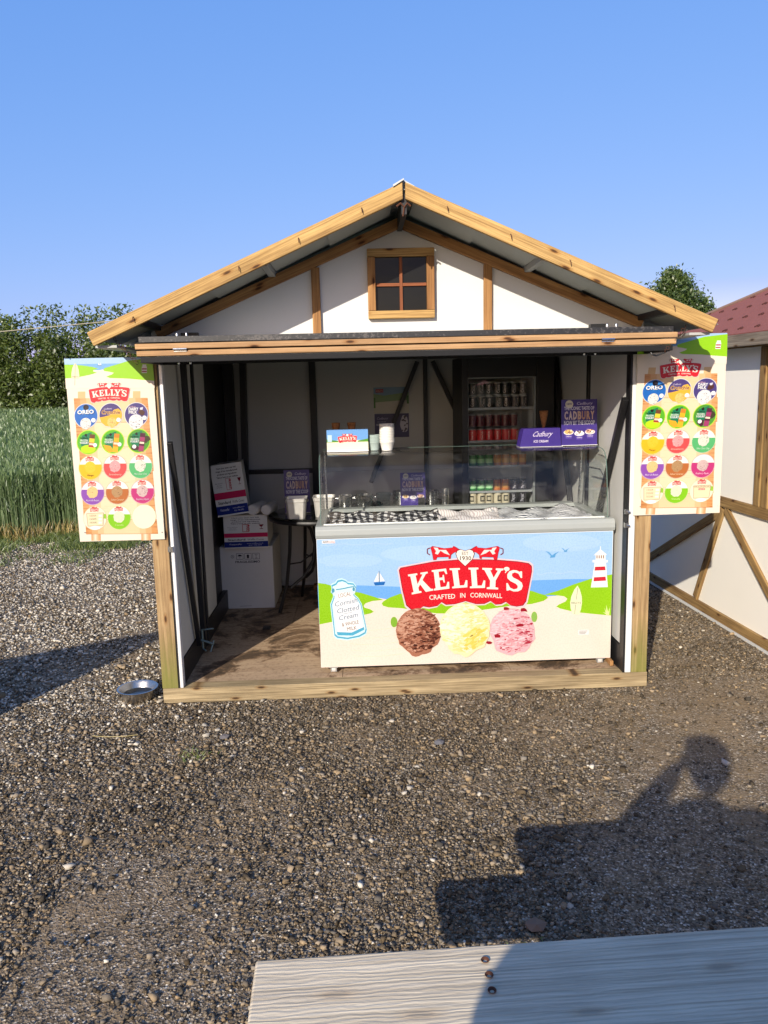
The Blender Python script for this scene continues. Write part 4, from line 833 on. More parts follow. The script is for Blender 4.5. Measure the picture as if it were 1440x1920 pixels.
# ---- menu boards
MBM = printmat('board_print', .3, .45)
def menu_board(left):
    A = Art(homog([(92, 130), (907, 118), (1048, 1788), (243, 1806)], [(0, .975), (.452, .975), (.452, 0), (0, 0)]), .00022)
    A.poly([(92, 130), (907, 118), (1048, 1788), (243, 1806)], (255, 241, 220), 0)
    base = lambda y: 92+(y-130)*(151/1676); rt = lambda y: 907+(y-118)*(141/1670)
    A.poly([(92, 130), (907, 118), (913, 190), (97, 190)], (178, 214, 250), 1); A.poly([(96, 180), (913, 172), (922, 235), (102, 240)], (122, 182, 236), 2)
    A.poly([(96, 182), (180, 184), (260, 190), (360, 205), (410, 222), (365, 232), (362, 245), (400, 255), (330, 275), (200, 300), (104, 305)], (160, 222, 20), 3)
    A.poly([(470, 215), (560, 190), (700, 150), (910, 128), (932, 335), (700, 312), (520, 305), (480, 292), (500, 275), (555, 262), (520, 250), (450, 240)], (160, 222, 20), 3)
    A.poly([(412, 236), (455, 228), (470, 245), (555, 258), (540, 272), (485, 292), (520, 308), (700, 315), (930, 332), (935, 400), (110, 400), (104, 306), (200, 302), (330, 278), (400, 256), (364, 246), (366, 234)], (255, 241, 220), 4)
    A.poly([(412, 190), (412, 168), (426, 190)], WH, 4); A.poly([(430, 190), (430, 164), (440, 190)], WH, 4); A.seg((404, 193), (440, 193), 4, (70, 110, 150), 4)
    if left: A.poly([(195, 168), (215, 190), (228, 230), (235, 280), (232, 310), (163, 310), (160, 270), (168, 220), (180, 190)], (248, 242, 200), 5); A.seg((197, 175), (193, 370), 3, (110, 100, 80), 6); A.text('KELLY\'S', 198, 297, 10, (80, 70, 60), 7, wid=55)
    x = 838; A.rect(x-24, 205, x+24, 262, WH, 5); A.rect(x-18, 186, x+18, 205, WH, 5); A.rect(x-22, 220, x+22, 232, (190, 60, 60), 6); A.rect(x-22, 244, x+22, 254, (190, 60, 60), 6)
    # plank panel
    for px in (255, 768):
        A.rect(px-34+(0 if px < 500 else 0), 425, px+34, 500, (236, 196, 140), 4)
    for px in (395, 870):
        for k in range(8): A.poly([(px-45+k*11, 1735), (px-34+k*11, 1735), (px-32+k*11, 1797), (px-43+k*11, 1797)], [(228, 170, 120), (236, 190, 145), (246, 214, 178), (252, 236, 208), (246, 216, 180), (238, 196, 150), (230, 176, 126), (226, 168, 118)][k], 4)
    y0 = 485; rows = [(485, 705), (705, 930), (930, 1150), (1150, 1385), (1385, 1600), (1600, 1735)]
    for ri, (ya, yb) in enumerate(rows):
        ja, jb = random.uniform(-14, 10), random.uniform(-14, 10)
        xa0, xa1 = base(ya)+60+ja, rt(ya)-66+jb; xb0, xb1 = base(yb)+55+ja, rt(yb)-62+jb; nseg = 12
        for k in range(nseg):
            u0, u1 = k/nseg, (k+1)/nseg; ed = abs((k+.5)/nseg-.5)*2; t = max(0, (ed-.45)/.55)
            c0 = np.array((254, 228, 188))*(1-t)+np.array((226, 160, 96))*t
            if ri in (0, 5): c0 = c0*np.array((.985, .95, .9))
            lerp = lambda a, b, u: a+(b-a)*u
            A.poly([(lerp(xa0, xa1, u0), ya), (lerp(xa0, xa1, u1), ya), (lerp(xb0, xb1, u1), yb), (lerp(xb0, xb1, u0), yb)], tuple(c0), 5)
        for k in range(26):
            sidev = random.choice((0, 1)); yy = random.uniform(ya+5, yb-5); u = (yy-ya)/(yb-ya); xl, xr = xa0+(xb0-xa0)*u, xa1+(xb1-xa1)*u; ln = random.uniform(20, 120)
            if sidev: A.seg((xr-ln, yy), (xr, yy+random.uniform(-4, 4)), .6, (190, 120, 66), 6, random.uniform(2, 5))
            else: A.seg((xl+ln, yy), (xl, yy+random.uniform(-4, 4)), .6, (190, 120, 66), 6, random.uniform(2, 5))
        for k in range(10): yy = random.uniform(ya+8, yb-8); xx = random.uniform(xa0+80, xa1-160); A.seg((xx, yy), (xx+random.uniform(60, 150), yy+random.uniform(-5, 3)), 2, (244, 208, 160), 6)
        A.seg((xb0, yb), (xb1, yb), 3, (176, 112, 66), 6)
    # badge
    A.g = lambda p: (306+p[0]*.297, 323+p[1]*.296); logo(A, 8, True); A.g = lambda p: p
    def mini(cx, cy, red=(214, 90, 84)):
        A.poly([(cx-40, cy-14), (cx+40, cy-16), (cx+38, cy+18), (cx+20, cy+14), (cx, cy+18), (cx-20, cy+14), (cx-38, cy+20)], red, 9); A.poly([(cx-24, cy-26), (cx-6, cy-28), (cx+8, cy-22), (cx+24, cy-28), (cx+28, cy-12), (cx-26, cy-12)], red, 9)
        A.text("KELLY'S", cx, cy+11, 20, (255, 240, 225), 10, wid=66, bold=.02)
    def disc(cx, cy, c, rim=None):
        A.ell(cx, cy, 112, 112, rim or (225, 228, 235), 8, 40); A.ell(cx, cy, 106, 106, c, 9, 40)
    def sc(cx, cy, r, base, dk, n=26, lay=12): scoop(A, cx, cy, r, base, dk, lay, n)
    price = lambda cx, cy: A.ell(cx, cy, 21, 20, WH, 16, 20)
    # row one
    disc(298, 645, (30, 110, 200)); A.ell(298, 600, 70, 40, (52, 140, 222), 10); A.ell(298, 568, 26, 25, (25, 20, 30), 11); A.ell(303, 572, 16, 15, (50, 40, 50), 12)
    A.text('OREO', 298, 630, 34, (10, 60, 140), 13, wid=162, bold=.07, rot=-.04); A.text('OREO', 295, 626, 34, WH, 14, wid=155, bold=.035, rot=-.04)
    sc(296, 712, 50, (240, 238, 232), [(60, 55, 60), (120, 115, 115), (252, 252, 250), (80, 76, 80)], 26); price(368, 685)
    disc(530, 640, (82, 66, 130)); A.poly([(424, 660), (460, 655), (520, 640), (560, 590), (600, 580), (632, 610), (636, 650), (620, 700), (580, 738), (530, 747), (480, 738), (440, 705)], (246, 190, 60), 10)
    A.text('Cadbury', 500, 588, 15, (235, 225, 245), 11, wid=75, shear=.25, rot=-.05); A.text('Crunchie', 530, 630, 34, (250, 225, 160), 12, wid=178, bold=.06, rot=.0); A.text('Crunchie', 530, 629, 33, (150, 70, 20), 13, wid=174, bold=.02)
    sc(540, 705, 44, (248, 210, 120), [(110, 60, 25), (255, 228, 160), (90, 50, 20), (230, 180, 80)], 34); price(603, 683)
    disc(768, 637, (78, 64, 134)); A.text('Cadbury', 728, 570, 13, (240, 190, 200), 11, wid=62, shear=.25); A.text('DAIRY', 740, 598, 26, WH, 12, wid=92, bold=.03); A.text('MILK', 735, 627, 26, WH, 12, wid=80, bold=.03)
    A.blob(812, 612, 30, (86, 48, 42), 11, .3); A.poly([(800, 575), (832, 568), (826, 592), (806, 594)], (225, 225, 240), 12)
    sc(765, 698, 66, (240, 240, 240), [(70, 66, 80), (255, 255, 255), (190, 190, 200), (90, 86, 96)], 34); price(845, 666)
    # row two: green yoghurt
    for i, (cx, cy, c2, c3) in enumerate(((320, 885, (250, 220, 60), (120, 70, 40)), (550, 880, (250, 190, 40), (236, 140, 40)), (792, 875, (170, 60, 110), (90, 30, 60)))):
        A.ell(cx, cy, 110, 112, (190, 235, 60), 8, 40); A.ell(cx, cy, 102, 104, (96, 190, 40) if i < 2 else (84, 160, 50), 9, 40)
        A.poly([(cx-60, cy-60), (cx+30, cy-92), (cx+40, cy+10), (cx-10, cy+60), (cx-70, cy+30)], (20, 130, 90), 10)
        if i == 0: A.ell(cx, cy+62, 70, 38, (200, 235, 20), 10)
        if i == 1: A.poly([(cx-90, cy+28), (cx-20, cy+40), (cx+10, cy+90), (cx-30, cy+100), (cx-70, cy+72)], (250, 180, 40), 11)
        if i == 2: A.blob(cx-30, cy+62, 32, (80, 36, 50), 11, .3); A.blob(cx+64, cy-10, 38, (70, 60, 40), 10, .3)
        A.g = lambda p: (cx+(p[0])*math.cos(.1)-p[1]*math.sin(.1), cy+p[0]*math.sin(.1)+p[1]*math.cos(.1))
        A.rect(8, -75, 56, 95 if i else 48, c2, 12); A.rect(8, -75, 56, -38, c3, 13); A.rect(6, 0, 58, 42, (176, 70, 50) if not i else c3, 13); A.rect(10, 6, 54, 24, (250, 230, 200), 14); A.g = lambda p: p
        A.blob(cx-22, cy-64, 14, (20, 30, 20), 12, .3)
        A.text('Del Monte', cx-40, cy-32, 15, (20, 60, 40), 13, wid=78, bold=.03); A.text('FROZEN', cx-38, cy-8, 17, (225, 240, 220), 13, wid=72, bold=.03); A.text('YOGURT', cx-38, cy+14, 17, WH, 13, wid=84, bold=.03)
        A.ell(cx+(64 if i < 2 else -40), cy+(26 if i < 2 else 52), 19, 18, WH, 16, 18)
    # half and half flavour discs
    HF = [(340, 1120, (250, 196, 30), (250, 206, 50), [(246, 190, 20), (255, 220, 90)], 'Mango', (110, 70, 30)), (573, 1113, (226, 82, 82), (240, 170, 170), [(200, 70, 80), (250, 210, 205), (226, 140, 140)], 'Strawberry', (255, 210, 190)), (812, 1110, (92, 190, 116), (232, 232, 214), [(60, 50, 45), (250, 250, 240), (110, 100, 90)], 'Mint Choc Chip', (225, 250, 225)),
          (362, 1352, (150, 84, 184), (245, 206, 140), [(250, 220, 170), (120, 70, 50), (236, 190, 120)], 'Rum & Raisin', (245, 230, 255)), (595, 1347, (196, 114, 56), (190, 150, 104), [(130, 96, 60), (214, 180, 140), (110, 76, 50)], 'Salted Caramel', (255, 225, 180)), (833, 1343, (204, 56, 126), (220, 190, 186), [(90, 50, 60), (240, 224, 220), (150, 110, 110)], 'Raspberry Ripple', (255, 215, 235)),
          (615, 1583, (140, 208, 24), (236, 234, 204), [(244, 242, 220), (226, 222, 184)], 'Vanilla', (225, 250, 150))]
    for cx, cy, c, sb, sdk, nm, tc_ in HF:
        A.ell(cx, cy, 112, 112, tuple(min(255, v*.5+120) for v in c), 8, 40); A.ell(cx, cy, 108, 108, (255, 252, 240), 9, 40); A.ell(cx, cy, 107, 107, c, 10, 24, a0=math.radians(-18) if False else -.30, a1=math.pi+.30)
        mini(cx-6, cy-78); sc(cx-2, cy-8, 52, sb, sdk, 20); A.text(nm, cx, cy+76, 17, tc_, 15, wid=min(120, 12*len(nm)), shear=.25)
    for cx, cy in ((385, 1588),)+(((850, 1575),) if not left else ()):
        A.ell(cx, cy, 110, 110, (255, 240, 212), 8, 40); A.ring([(cx+110*math.cos(a), cy+110*math.sin(a)) for a in [i*math.pi/16 for i in range(32)]], 2, (220, 190, 150), 9)
        A.poly([(cx+70, cy-45), (cx+105, cy-38), (cx+108, cy+5), (cx+76, cy)], (160, 208, 60), 9); mini(cx-6, cy-80); A.poly([(cx-80, cy-45), (cx+82, cy-52), (cx+78, cy+66), (cx-66, cy+72)], (250, 232, 190), 10)
        A.ring([(cx-80, cy-45), (cx+82, cy-52), (cx+78, cy+66), (cx-66, cy+72)], 3, (130, 110, 80), 11); A.ell(cx+4, cy+88, 48, 18, WH, 11)
        if cx < 600:
            for k, tx in enumerate(('1 SCOOP', '2 SCOOPS', '3 SCOOPS')): A.text(tx, cx-22+k*3, cy-18+k*32, 15, (110, 100, 80), 12, wid=60+4*(k > 0)); A.rect(cx+34, cy-34+k*32, cx+68, cy-14+k*32, (255, 252, 240), 12)
        else: A.text('FOR ALLERGEN INFO', cx, cy-28, 18, (110, 90, 70), 12, wid=158); A.rect(cx-30, cy-22, cx+30, cy-6, (210, 100, 90), 12); A.text('SCAN ME', cx, cy-9, 10, WH, 13, wid=48)
    if left: A.ell(850, 1575, 114, 114, (190, 185, 140), 8, 44); A.ell(850, 1575, 112, 112, (255, 248, 214), 9, 44)
    return A
for left, lab, x0, z0, rot, W in ((1, 'tall printed ice cream menu board on the left post, cut by a small shadow', -1.722, .933, .0, .449), (0, 'tall printed ice cream menu board on the right post, shaded across its badge', 1.268, .988, -.004, .474)):
    b = thing('menu_board', lab, 'menu board', (x0, -.012, z0), 'flavour menu boards on the kiosk posts', (0, rot, 0))
    A = menu_board(left); s = W/.452
    sign_plane(A, 'printed_sheet', MBM, .452, .975, b, (0, 0, 0), .008, (.8, .76, .62), 'board')
    for o in b.children: o.scale = (s, 1, .985)
    for px, pz in ((.40, .36), (.44, .04), (.03, .96), (.03, .05)): mm = MB(); mm.lathe([(0, 0), (.003, 0), (.002, .002), (0, .003)], 8, Matrix.Translation((px*s, -.005, pz)) @ Matrix.Rotation(math.pi/2, 4, 'X')); mm.build('screw', STEEL, b)
# ================================================================ things on the glass counter
CZ = 1.3395; INK = .74
def seaside(A, W, H, s=1):
    A.rect(0, 0, W, H, (255, 248, 214), 0); A.rect(0, H*.45, W, H, (110, 165, 228), 1); A.poly([(0, H*.36), (0, H*.52), (W*.3, H*.42), (W*.3, H*.36)], (90, 150, 50), 2); A.poly([(W, H*.36), (W, H*.52), (W*.75, H*.42), (W*.75, H*.36)], (90, 150, 50), 2)
    cx, cy, k = W/2, H*.52, W/2900
    A.g = lambda p: (cx+(p[0]-697)*k*1.05, cy-(p[1]-430)*k*1.05); logo(A, 3, True); A.g = lambda p: p
st = thing('cone_stand', 'seaside printed cardboard cone stand with red badge, left on glass counter', 'cone stand', (-.406, .45, CZ))
A = Art(); seaside(A, .243, .116); A.rect(.005, .045, .03, .085, (190, 220, 240), 3); sign_plane(A, 'front_panel', PRINT, .243, .116, st, (0, 0, .014), .003)
m = MB(); m.box(0, .243, .004, .10, .010, .1265, lin((240, 236, 220))); m.box(0, .243, -.012, .10, 0, .009, lin((245, 243, 235))); m.build('box', PRINT, st)
WAF = wood('waffle', (.42, .20, .07), (.26, .10, .03), knot=False, fine=.6); 
def cone(label, x, y, z, s=1, tilt=0):
    m = MB(); m.lathe([(.004*s, -.085*s), (.012*s, -.05*s), (.021*s, -.005*s), (.0245*s, .012*s), (.026*s, .03*s), (.0235*s, .03*s), (.019*s, 0), (.004*s, -.06*s)], 20)
    for k in range(8): a = k*math.pi/4; m.tube([(.0125*s*math.cos(a), .0125*s*math.sin(a), -.05*s), (.025*s*math.cos(a+.5), .025*s*math.sin(a+.5), .028*s)], .0009, 4); m.tube([(.0125*s*math.cos(a), .0125*s*math.sin(a), -.05*s), (.025*s*math.cos(a-.5), .025*s*math.sin(a-.5), .028*s)], .0009, 4)
    return tag(m.build('waffle_cone', WAF, loc=(x, y, z), smooth=True), label, 'ice cream cone', 'waffle cones standing in the counter stands')
cone('waffle cone standing in the seaside stand, the left of its two', -.351, .50, CZ+.138); cone('waffle cone standing in the seaside stand, the one nearer the paper cups', -.258, .50, CZ+.138)
cone('single tall waffle cone standing in the purple stand', .893, .51, CZ+.178, 1.0)
def cup_mesh(name, r, h, mat, band=None):
    m = MB(); m.lathe([(0, 0), (r*.72, 0), (r*.74, .004), (r*.97, h-.006), (r*1.05, h-.003), (r*1.05, h), (r*.95, h), (r*.7, .004), (0, .004)], 24, cols=[band or (.7, .69, .66)]*8); return m.build(name, mat, smooth=True)
def cup_stack(x, y, r, h, n, dz, first, lab, group, mat, band=None, band0=None):
    c0 = cup_mesh('paper_cup', r, h, mat, band); tag(c0, first, 'paper cup', group); c0.location = (x, y, CZ)
    for i in range(1, n):
        c = c0.copy(); COL.objects.link(c); c.location = (x+random.uniform(-.0008, .0008), y, CZ+dz*i); c['label'] = lab
CUPM = printmat('cup_print', .55, .3)
cup_stack(-.051, .47, .043, .052, 12, .0095, 'lowest white paper tub of the tall stack on the glass counter, lit by the sun', 'white paper tub nested in the tall stack on the glass counter', 'white paper tubs stacked on the counter', CUPM, (.74, .72, .68))
cup_stack(-.125, .50, .036, .05, 6, .0085, 'lowest patterned paper tub of the short stack beside the seaside stand', 'blue-green paper tub nested in the short stack beside the seaside stand', 'blue-green paper tubs stacked on the counter', CUPM, (.34, .42, .40))
PUR = (62, 44, 132)
def cad(A, W, H, foot=True):
    A.rect(0, 0, W, H, PUR, 0); A.ell(W*.22, H*.90, W*.11, W*.11, (226, 220, 190), 2, 24); A.text('NEW', W*.22, H*.885, -H*.04, PUR, 3, wid=W*.15, bold=.03)
    A.text('Cadbury', W*.64, H*.885, -H*.06, (225, 215, 240), 2, wid=W*.44, shear=-.25)
    A.text('THE ICONIC TASTE OF', W*.5, H*.775, -H*.072, (225, 222, 240), 2, wid=W*.84, bold=.03)
    for i, chh in enumerate('CADBURY'): A.text(chh, W*(.135+.122*i), H*.575, -H*.165, [(214, 190, 190), (226, 206, 200), (224, 200, 190), (214, 176, 152), (196, 146, 118), (206, 160, 132), (228, 190, 160)][i], 2, wid=W*.105, bold=.05)
    A.text('NOW BY THE SCOOP', W*.5, H*.455, -H*.085, (225, 222, 240), 2, wid=W*.86, bold=.03)
    for i, c in enumerate(((222, 180, 110), (225, 225, 232), (214, 170, 150))):
        cx, cy = W*(.2+.3*i), H*(.29-.03*(i == 1)); A.ell(cx, cy, W*.14, H*.055, (236, 230, 240), 3, 22); A.ell(cx, cy+H*.01, W*.12, H*.05, c, 4, 20); A.blob(cx-W*.06, cy+H*.06, W*.06, (90, 70, 150), 3, .1, 4, 1, .7)
        for k in range(12): A.blob(cx+random.uniform(-.09, .09)*W, cy+random.uniform(-.02, .05)*H, W*.018, random.choice([(90, 56, 40), (250, 245, 240), (130, 90, 70)]), 5, .4, 6)
        A.poly([(cx-W*.11, cy-H*.06), (cx+W*.11, cy-H*.06), (cx+W*.08, cy-H*.14), (cx-W*.08, cy-H*.14)], (84, 62, 160), 3); A.text('Cadbury', cx, cy-H*.10, -H*.03, (235, 228, 245), 4, wid=W*.15, shear=-.2)
for nm, lab, x, y, z, W, H, tilt in (('counter_sign', 'purple chocolate brand sign standing at the right end of the glass counter', .988, .455, CZ, .214, .272, -.06), ('counter_sign', 'purple chocolate brand sign standing between the steel pots', .062, 1.21, .883, .175, .235, -.06), ('counter_sign', 'dim purple chocolate brand sign behind the tubs on the round glass table', -.772, 1.50, .812, .186, .315, -.05)):
    t = thing(nm, lab, 'sign', (x, y, z), 'purple brand signs in and on the stall', (tilt, 0, 0)); A = Art(); cad(A, W, H); sign_plane(A, 'printed_sheet', PRINT, W, H, t, (0, 0, 0), .002, (.1, .07, .3), 'card')
    m = MB(); m.prism([(.003, .0), (.05, .004), (.003, H*.5)], W*.45, W*.5, 'X'); m.box(0, W, -.012, -.001, .0003, .003, (.5, .45, .6)); m.build('stand', WPLAS, t)
t = thing('cone_stand', 'purple cardboard cone stand with script lettering, right on glass counter', 'cone stand', (.735, .44, CZ)); A = Art(homog([(0, 0), (1, 0), (1, 1), (0, 1)], [(0, 0), (.247, 0), (.240, .106), (.022, .106)]))
A.rect(0, 0, 1, 1, PUR, 0); A.text('Cadbury', .5, .52, -.30, (225, 215, 240), 2, wid=.5, shear=-.25); A.text('ICE CREAM', .5, .2, -.12, (225, 215, 240), 2, wid=.36, bold=.02)
o = A.m.build('front_panel', PRINT, t); o.location = (0, -.002, .002); m = MB(); m.prism([(0, 0), (.247, 0), (.240, .108), (.022, .108)], 0, .1, 'Y', lin(PUR)); m.box(0, .255, -.014, .1, -.0008, .001, (.7, .68, .74)); m.build('box', PRINT, t)
# ================================================================ drinks fridge
FG = thing('drinks_fridge', 'tall black glass door drinks fridge at the back right of the kiosk', 'fridge', (.52, 1.40, .083))
FW, FH = .66, 1.82; GX0, GX1 = .045, .515
m = MB(); m.box(0, GX0, .0, .54, 0, FH); m.box(GX1+.02, FW, .0, .54, 0, FH); m.box(GX0+.001, GX1+.019, .0, .54, 1.675, FH); m.box(GX0+.001, GX1+.019, .0, .54, 0, .5); m.box(GX0+.001, GX1+.019, .50, .54, .5, 1.675); m.build('cabinet', BLACK, FG, bevel=.004)
m = MB(); m.box(GX0+.002, GX1+.018, .494, .499, .502, 1.673); m.box(GX0+.002, GX0+.006, .03, .49, .502, 1.673); m.box(GX1+.013, GX1+.018, .03, .49, .502, 1.673); m.build('liner', plain('fridge_liner', (.62, .65, .65), .4), FG)
m = MB(); m.box(GX1-.004, GX1+.012, -.006, .012, .50, 1.675); m.box(GX0, GX1-.005, -.004, .008, 1.668, 1.676); m.build('door_frame', plain('door_trim', (.22, .24, .24), .35, .4), FG)
FSHELF = plain('fridge_shelf', (.27, .29, .30), .4, .2)
m = MB(); m.box(GX0+.004, GX1-.006, .010, .014, .5, 1.668); m.build('door_pane', DGLASS, FG)
shelves = [1.452, 1.218, 1.035, .852, .69]
for z in shelves: m = MB(); m.box(GX0+.008, GX1+.008, .035, .49, z-.006, z); m.box(GX0+.008, GX1+.008, .030, .0345, z-.004, z+.012); m.build('shelf', FSHELF, FG)
def can_mesh(name, r, h, base, mark=None, band=None, txt=None, txtc=(240, 235, 230), top=(150, 150, 150)):
    m = MB(); b = lin(base); s = lin(top)
    pr = [(0, .003), (r*.72, 0), (r*.8, .003), (r, h*.07), (r, h*.28), (r, h*.62), (r, h*.9), (r*.82, h*.965), (r*.84, h*.985), (r*.8, h*.985), (r*.76, h*.96), (0, h*.96)]
    m.lathe(pr, 20, cols=[s, s, s, b, lin(band) if band else b, b, s, s, s, s, s])
    if txt:
        V, Fc = text_mesh(txt, .02); w0 = max(v[0] for v in V)-min(v[0] for v in V); k = h*.62/w0; q = []
        for a, bb in V:      # runs up the can
            u, v = -(bb*k*1.15-r*.35), a*k; an = -math.pi/2+u/r*1.0; q.append((r*1.012*math.cos(an), r*1.012*math.sin(an), h*.48+v))
        m.add(q, Fc, lin(txtc))
    if mark:
        for (a0, a1, z0, z1, c) in mark:
            n = 8; q = []
            for i in range(n+1):
                an = -math.pi/2+a0+(a1-a0)*i/n; q += [(r*1.01*math.cos(an), r*1.01*math.sin(an), h*z0), (r*1.01*math.cos(an), r*1.01*math.sin(an), h*z1)]
            m.add(q, [(2*i, 2*i+2, 2*i+3, 2*i+1) for i in range(n)], lin(c))
    return m.build(name, CANMAT, smooth=True)
r, h = .0292, .094
D = {
 'dark': (dict(base=(40, 34, 36), band=(60, 52, 52), txt='Coke', txtc=(190, 180, 175), top=(190, 190, 190)), 'black cola can', 'drinks cans'),
 'shaded_red': (dict(base=(86, 24, 30), txt='Coca-Cola', txtc=(150, 120, 120)), 'shaded dark red cola can', ''),  # the red can again, with shade put into its body and lettering colours
 'red': (dict(base=(206, 34, 34), txt='Coca-Cola', txtc=(250, 235, 225), top=(170, 165, 160)), 'bright red cola can with white script', ''),
 'green': (dict(base=(34, 112, 48), band=(150, 200, 150)), 'green lemonade can', ''),
 'orange': (dict(base=(160, 96, 40), band=(190, 140, 70)), 'orange and brown fizzy drink can', ''),
 'white': (dict(base=(190, 182, 160), mark=[(-.6, .6, .25, .7, (30, 30, 30)), (-.35, .5, .35, .6, (190, 182, 160))], top=(150, 140, 70)), 'cream can with black ring mark', ''),
 'black': (dict(base=(28, 26, 36), txt='Pepsi', txtc=(170, 170, 180)), 'black can with pale upright lettering', ''),
 'blue': (dict(base=(70, 150, 170)), 'pale blue carton pack can', '')}
protos = {}
def can_row(kind, x0, n, z, y, dx, where, jit=.001):
    for i in range(n):
        if kind not in protos: protos[kind] = can_mesh('drink_can', r, h, **D[kind][0]); c = protos[kind]
        else: c = protos[kind].copy(); COL.objects.link(c)
        tag(c, D[kind][1]+' '+where, 'drink can', D[kind][1]+'s '+where); c.location = (.52+x0+i*dx, 1.40+y+random.uniform(-.004, .004), .083+z+.0005); c.rotation_euler = (0, 0, random.uniform(-.5, .5))
dx = .0605; X0 = GX0+.040
can_row('dark', X0, 7, 1.452+.095, .085, dx, 'on the top layer of the fridge'); can_row('dark', X0+.006, 7, 1.452, .08, dx, 'on the second layer of the fridge')
m = MB(); 
for i in range(6): q = .06*i
can_row('shaded_red', X0, 6, 1.218+.1+.004, .10, dx, 'in the third row of the fridge'); can_row('red', X0, 6, 1.218+.001, .065, dx, 'in the fourth row of the fridge')
can_row('green', X0, 3, 1.035+.002, .07, dx, 'in the fifth row of the fridge'); can_row('orange', X0+3*dx, 4, 1.035+.002, .07, dx, 'in the fifth row of the fridge')
can_row('green', X0, 3, .852+.002, .07, dx, 'in the sixth row of the fridge'); can_row('orange', X0+3*dx, 4, .852+.002, .09, dx, 'in the sixth row of the fridge')
can_row('white', X0, 5, .69+.07, .07, dx, 'on the bottom shelf seen of the fridge'); can_row('black', X0+5*dx, 2, .69+.07, .07, dx, 'on the bottom shelf seen of the fridge'); can_row('black', X0+5*dx, 2, .69+.167, .07, dx, 'stacked above the others at the fridge bottom')
m = MB(); m.box(.57, 1.03, 1.44, 1.60, .083+.69, .083+.69+.068, (.03, .03, .04)); tag(m.build('drinks_tray', CANMAT), 'dark shrink wrapped tray under the lowest visible cans in the fridge', 'tray')
# ================================================================ wall posters
t = thing('wall_poster', 'pale seaside poster with small red badge pinned on the back wall', 'poster', (-.09, 2.136, 1.50), None); A = Art(); W, H = .282, .205
A.rect(0, 0, W, H, (205, 200, 180), 0); A.rect(0, H*.62, W, H, (120, 160, 190), 1); A.poly([(0, H*.62), (0, H*.75), (W*.3, H*.68), (W, H*.80), (W, H*.5), (0, H*.42)], (130, 165, 110), 2); A.rect(W*.06, H*.80, W*.28, H*.93, (170, 40, 46), 3); A.text("KELLY'S", W*.17, H*.835, -H*.05, (240, 230, 220), 4, wid=W*.18); A.rect(0, H*.2, W*.05, H*.6, (70, 130, 50), 3); A.rect(W*.94, H*.35, W, H*.66, (70, 130, 50), 3)
sign_plane(A, 'printed_sheet', PRINT, W, H, t, (0, 0, 0), .002)
t = thing('wall_poster', 'dark purple freezer brand poster below the pale seaside one', 'poster', (-.086, 2.136, 1.305), None); A = Art(); W, H = .276, .19
A.rect(0, 0, W, H, (44, 34, 92), 0); A.text('Cadbury', W*.22, H*.76, -H*.1, (160, 150, 190), 2, wid=W*.32, shear=-.25); A.text('ICE CREAM', W*.2, H*.63, -H*.06, (150, 145, 180), 2, wid=W*.24); A.text('HIDDEN GOODNESS', W*.25, H*.5, -H*.08, (200, 195, 215), 2, wid=W*.42, bold=.02)
A.blob(W*.86, H*.55, W*.13, (206, 200, 210), 2, .08, 16, .9, 1.9); [A.blob(W*random.uniform(.78, .95), H*random.uniform(.25, .9), W*.025, (60, 44, 50), 3, .4) for k in range(16)]
sign_plane(A, 'printed_sheet', PRINT, W, H, t, (0, 0, 0), .002, (.1, .07, .3))
# ================================================================ cartons
def carton(name, label, loc, W, D_, H, rot, art, edge=(225, 223, 217)):
    t = thing(name, label, 'box', loc, None, rot); A = Art(step=.00025); art(A, W, H); o = A.m.build('printed_side', CARTON, t); o.location = (0, -.0012, 0)
    m = MB(); m.box(0, W, 0, D_, 0, H, lin(edge)); m.build('carton', CARTON, t, bevel=.003); m = MB(); m.box(-.0008, .0004, 0, D_, H*.995, H+.0006); m.box(.0, W, D_*.49, D_*.51, H, H+.0008, lin((200, 190, 160))); m.build('tape', CARTON, t)
    return t
def cone_art(A, W, H):
    A.rect(0, 0, W, H, (240, 238, 232), 0); A.rect(0, H*.33, W, H*.46, (214, 38, 92), 1); A.rect(0, H*.03, W, H*.20, (26, 46, 128), 1)
    A.text('Standard', W*.28, H*.235, -H*.055, (30, 30, 40), 2, wid=W*.40, bold=.02); A.text('Waffle Cones', W*.72, H*.235, -H*.05, (50, 50, 60), 2, wid=W*.38)
    A.text('Vistawafer', W*.25, H*.10, -H*.05, (225, 225, 240), 2, wid=W*.30, shear=-.1); A.text('www.waffles.co.uk', W*.7, H*.125, -H*.03, (225, 225, 240), 2, wid=W*.38); A.text('0161 798 6050', W*.7, H*.07, -H*.03, (225, 225, 240), 2, wid=W*.3)
    for k, tx in enumerate(('Have you seen our full', 'range of ice manufactured', 'products and ingredients', 'Take a look at our website')): A.text(tx, W*.5, H*(.91-.058*k), -H*.032, (50, 40, 40), 2, wid=W*(.62+.06*(k % 2)), bold=.02)
    A.text('Box opened', W*.2, H*.63, -H*.022, (50, 40, 40), 2, wid=W*.22); A.text('this end', W*.2, H*.59, -H*.022, (50, 40, 40), 2, wid=W*.14); A.text('serve dry', W*.2, H*.555, -H*.022, (50, 40, 40), 2, wid=W*.18)
    A.ring([(W*.43, H*.5), (W*.57, H*.5), (W*.57, H*.72), (W*.43, H*.72)], W*.012, (200, 60, 50), 2); A.text('FRAGILE', W*.52, H*.61, -W*.07, (200, 50, 50), 3, wid=H*.19, rot=-math.pi/2, bold=.03)
    A.poly([(W*.8, H*.71), (W*.92, H*.71), (W*.88, H*.64), (W*.84, H*.64)], (130, 30, 50), 2); A.seg((W*.86, H*.65), (W*.86, H*.58), W*.012, (130, 30, 50), 2); A.seg((W*.82, H*.58), (W*.90, H*.58), W*.014, (130, 30, 50), 2)
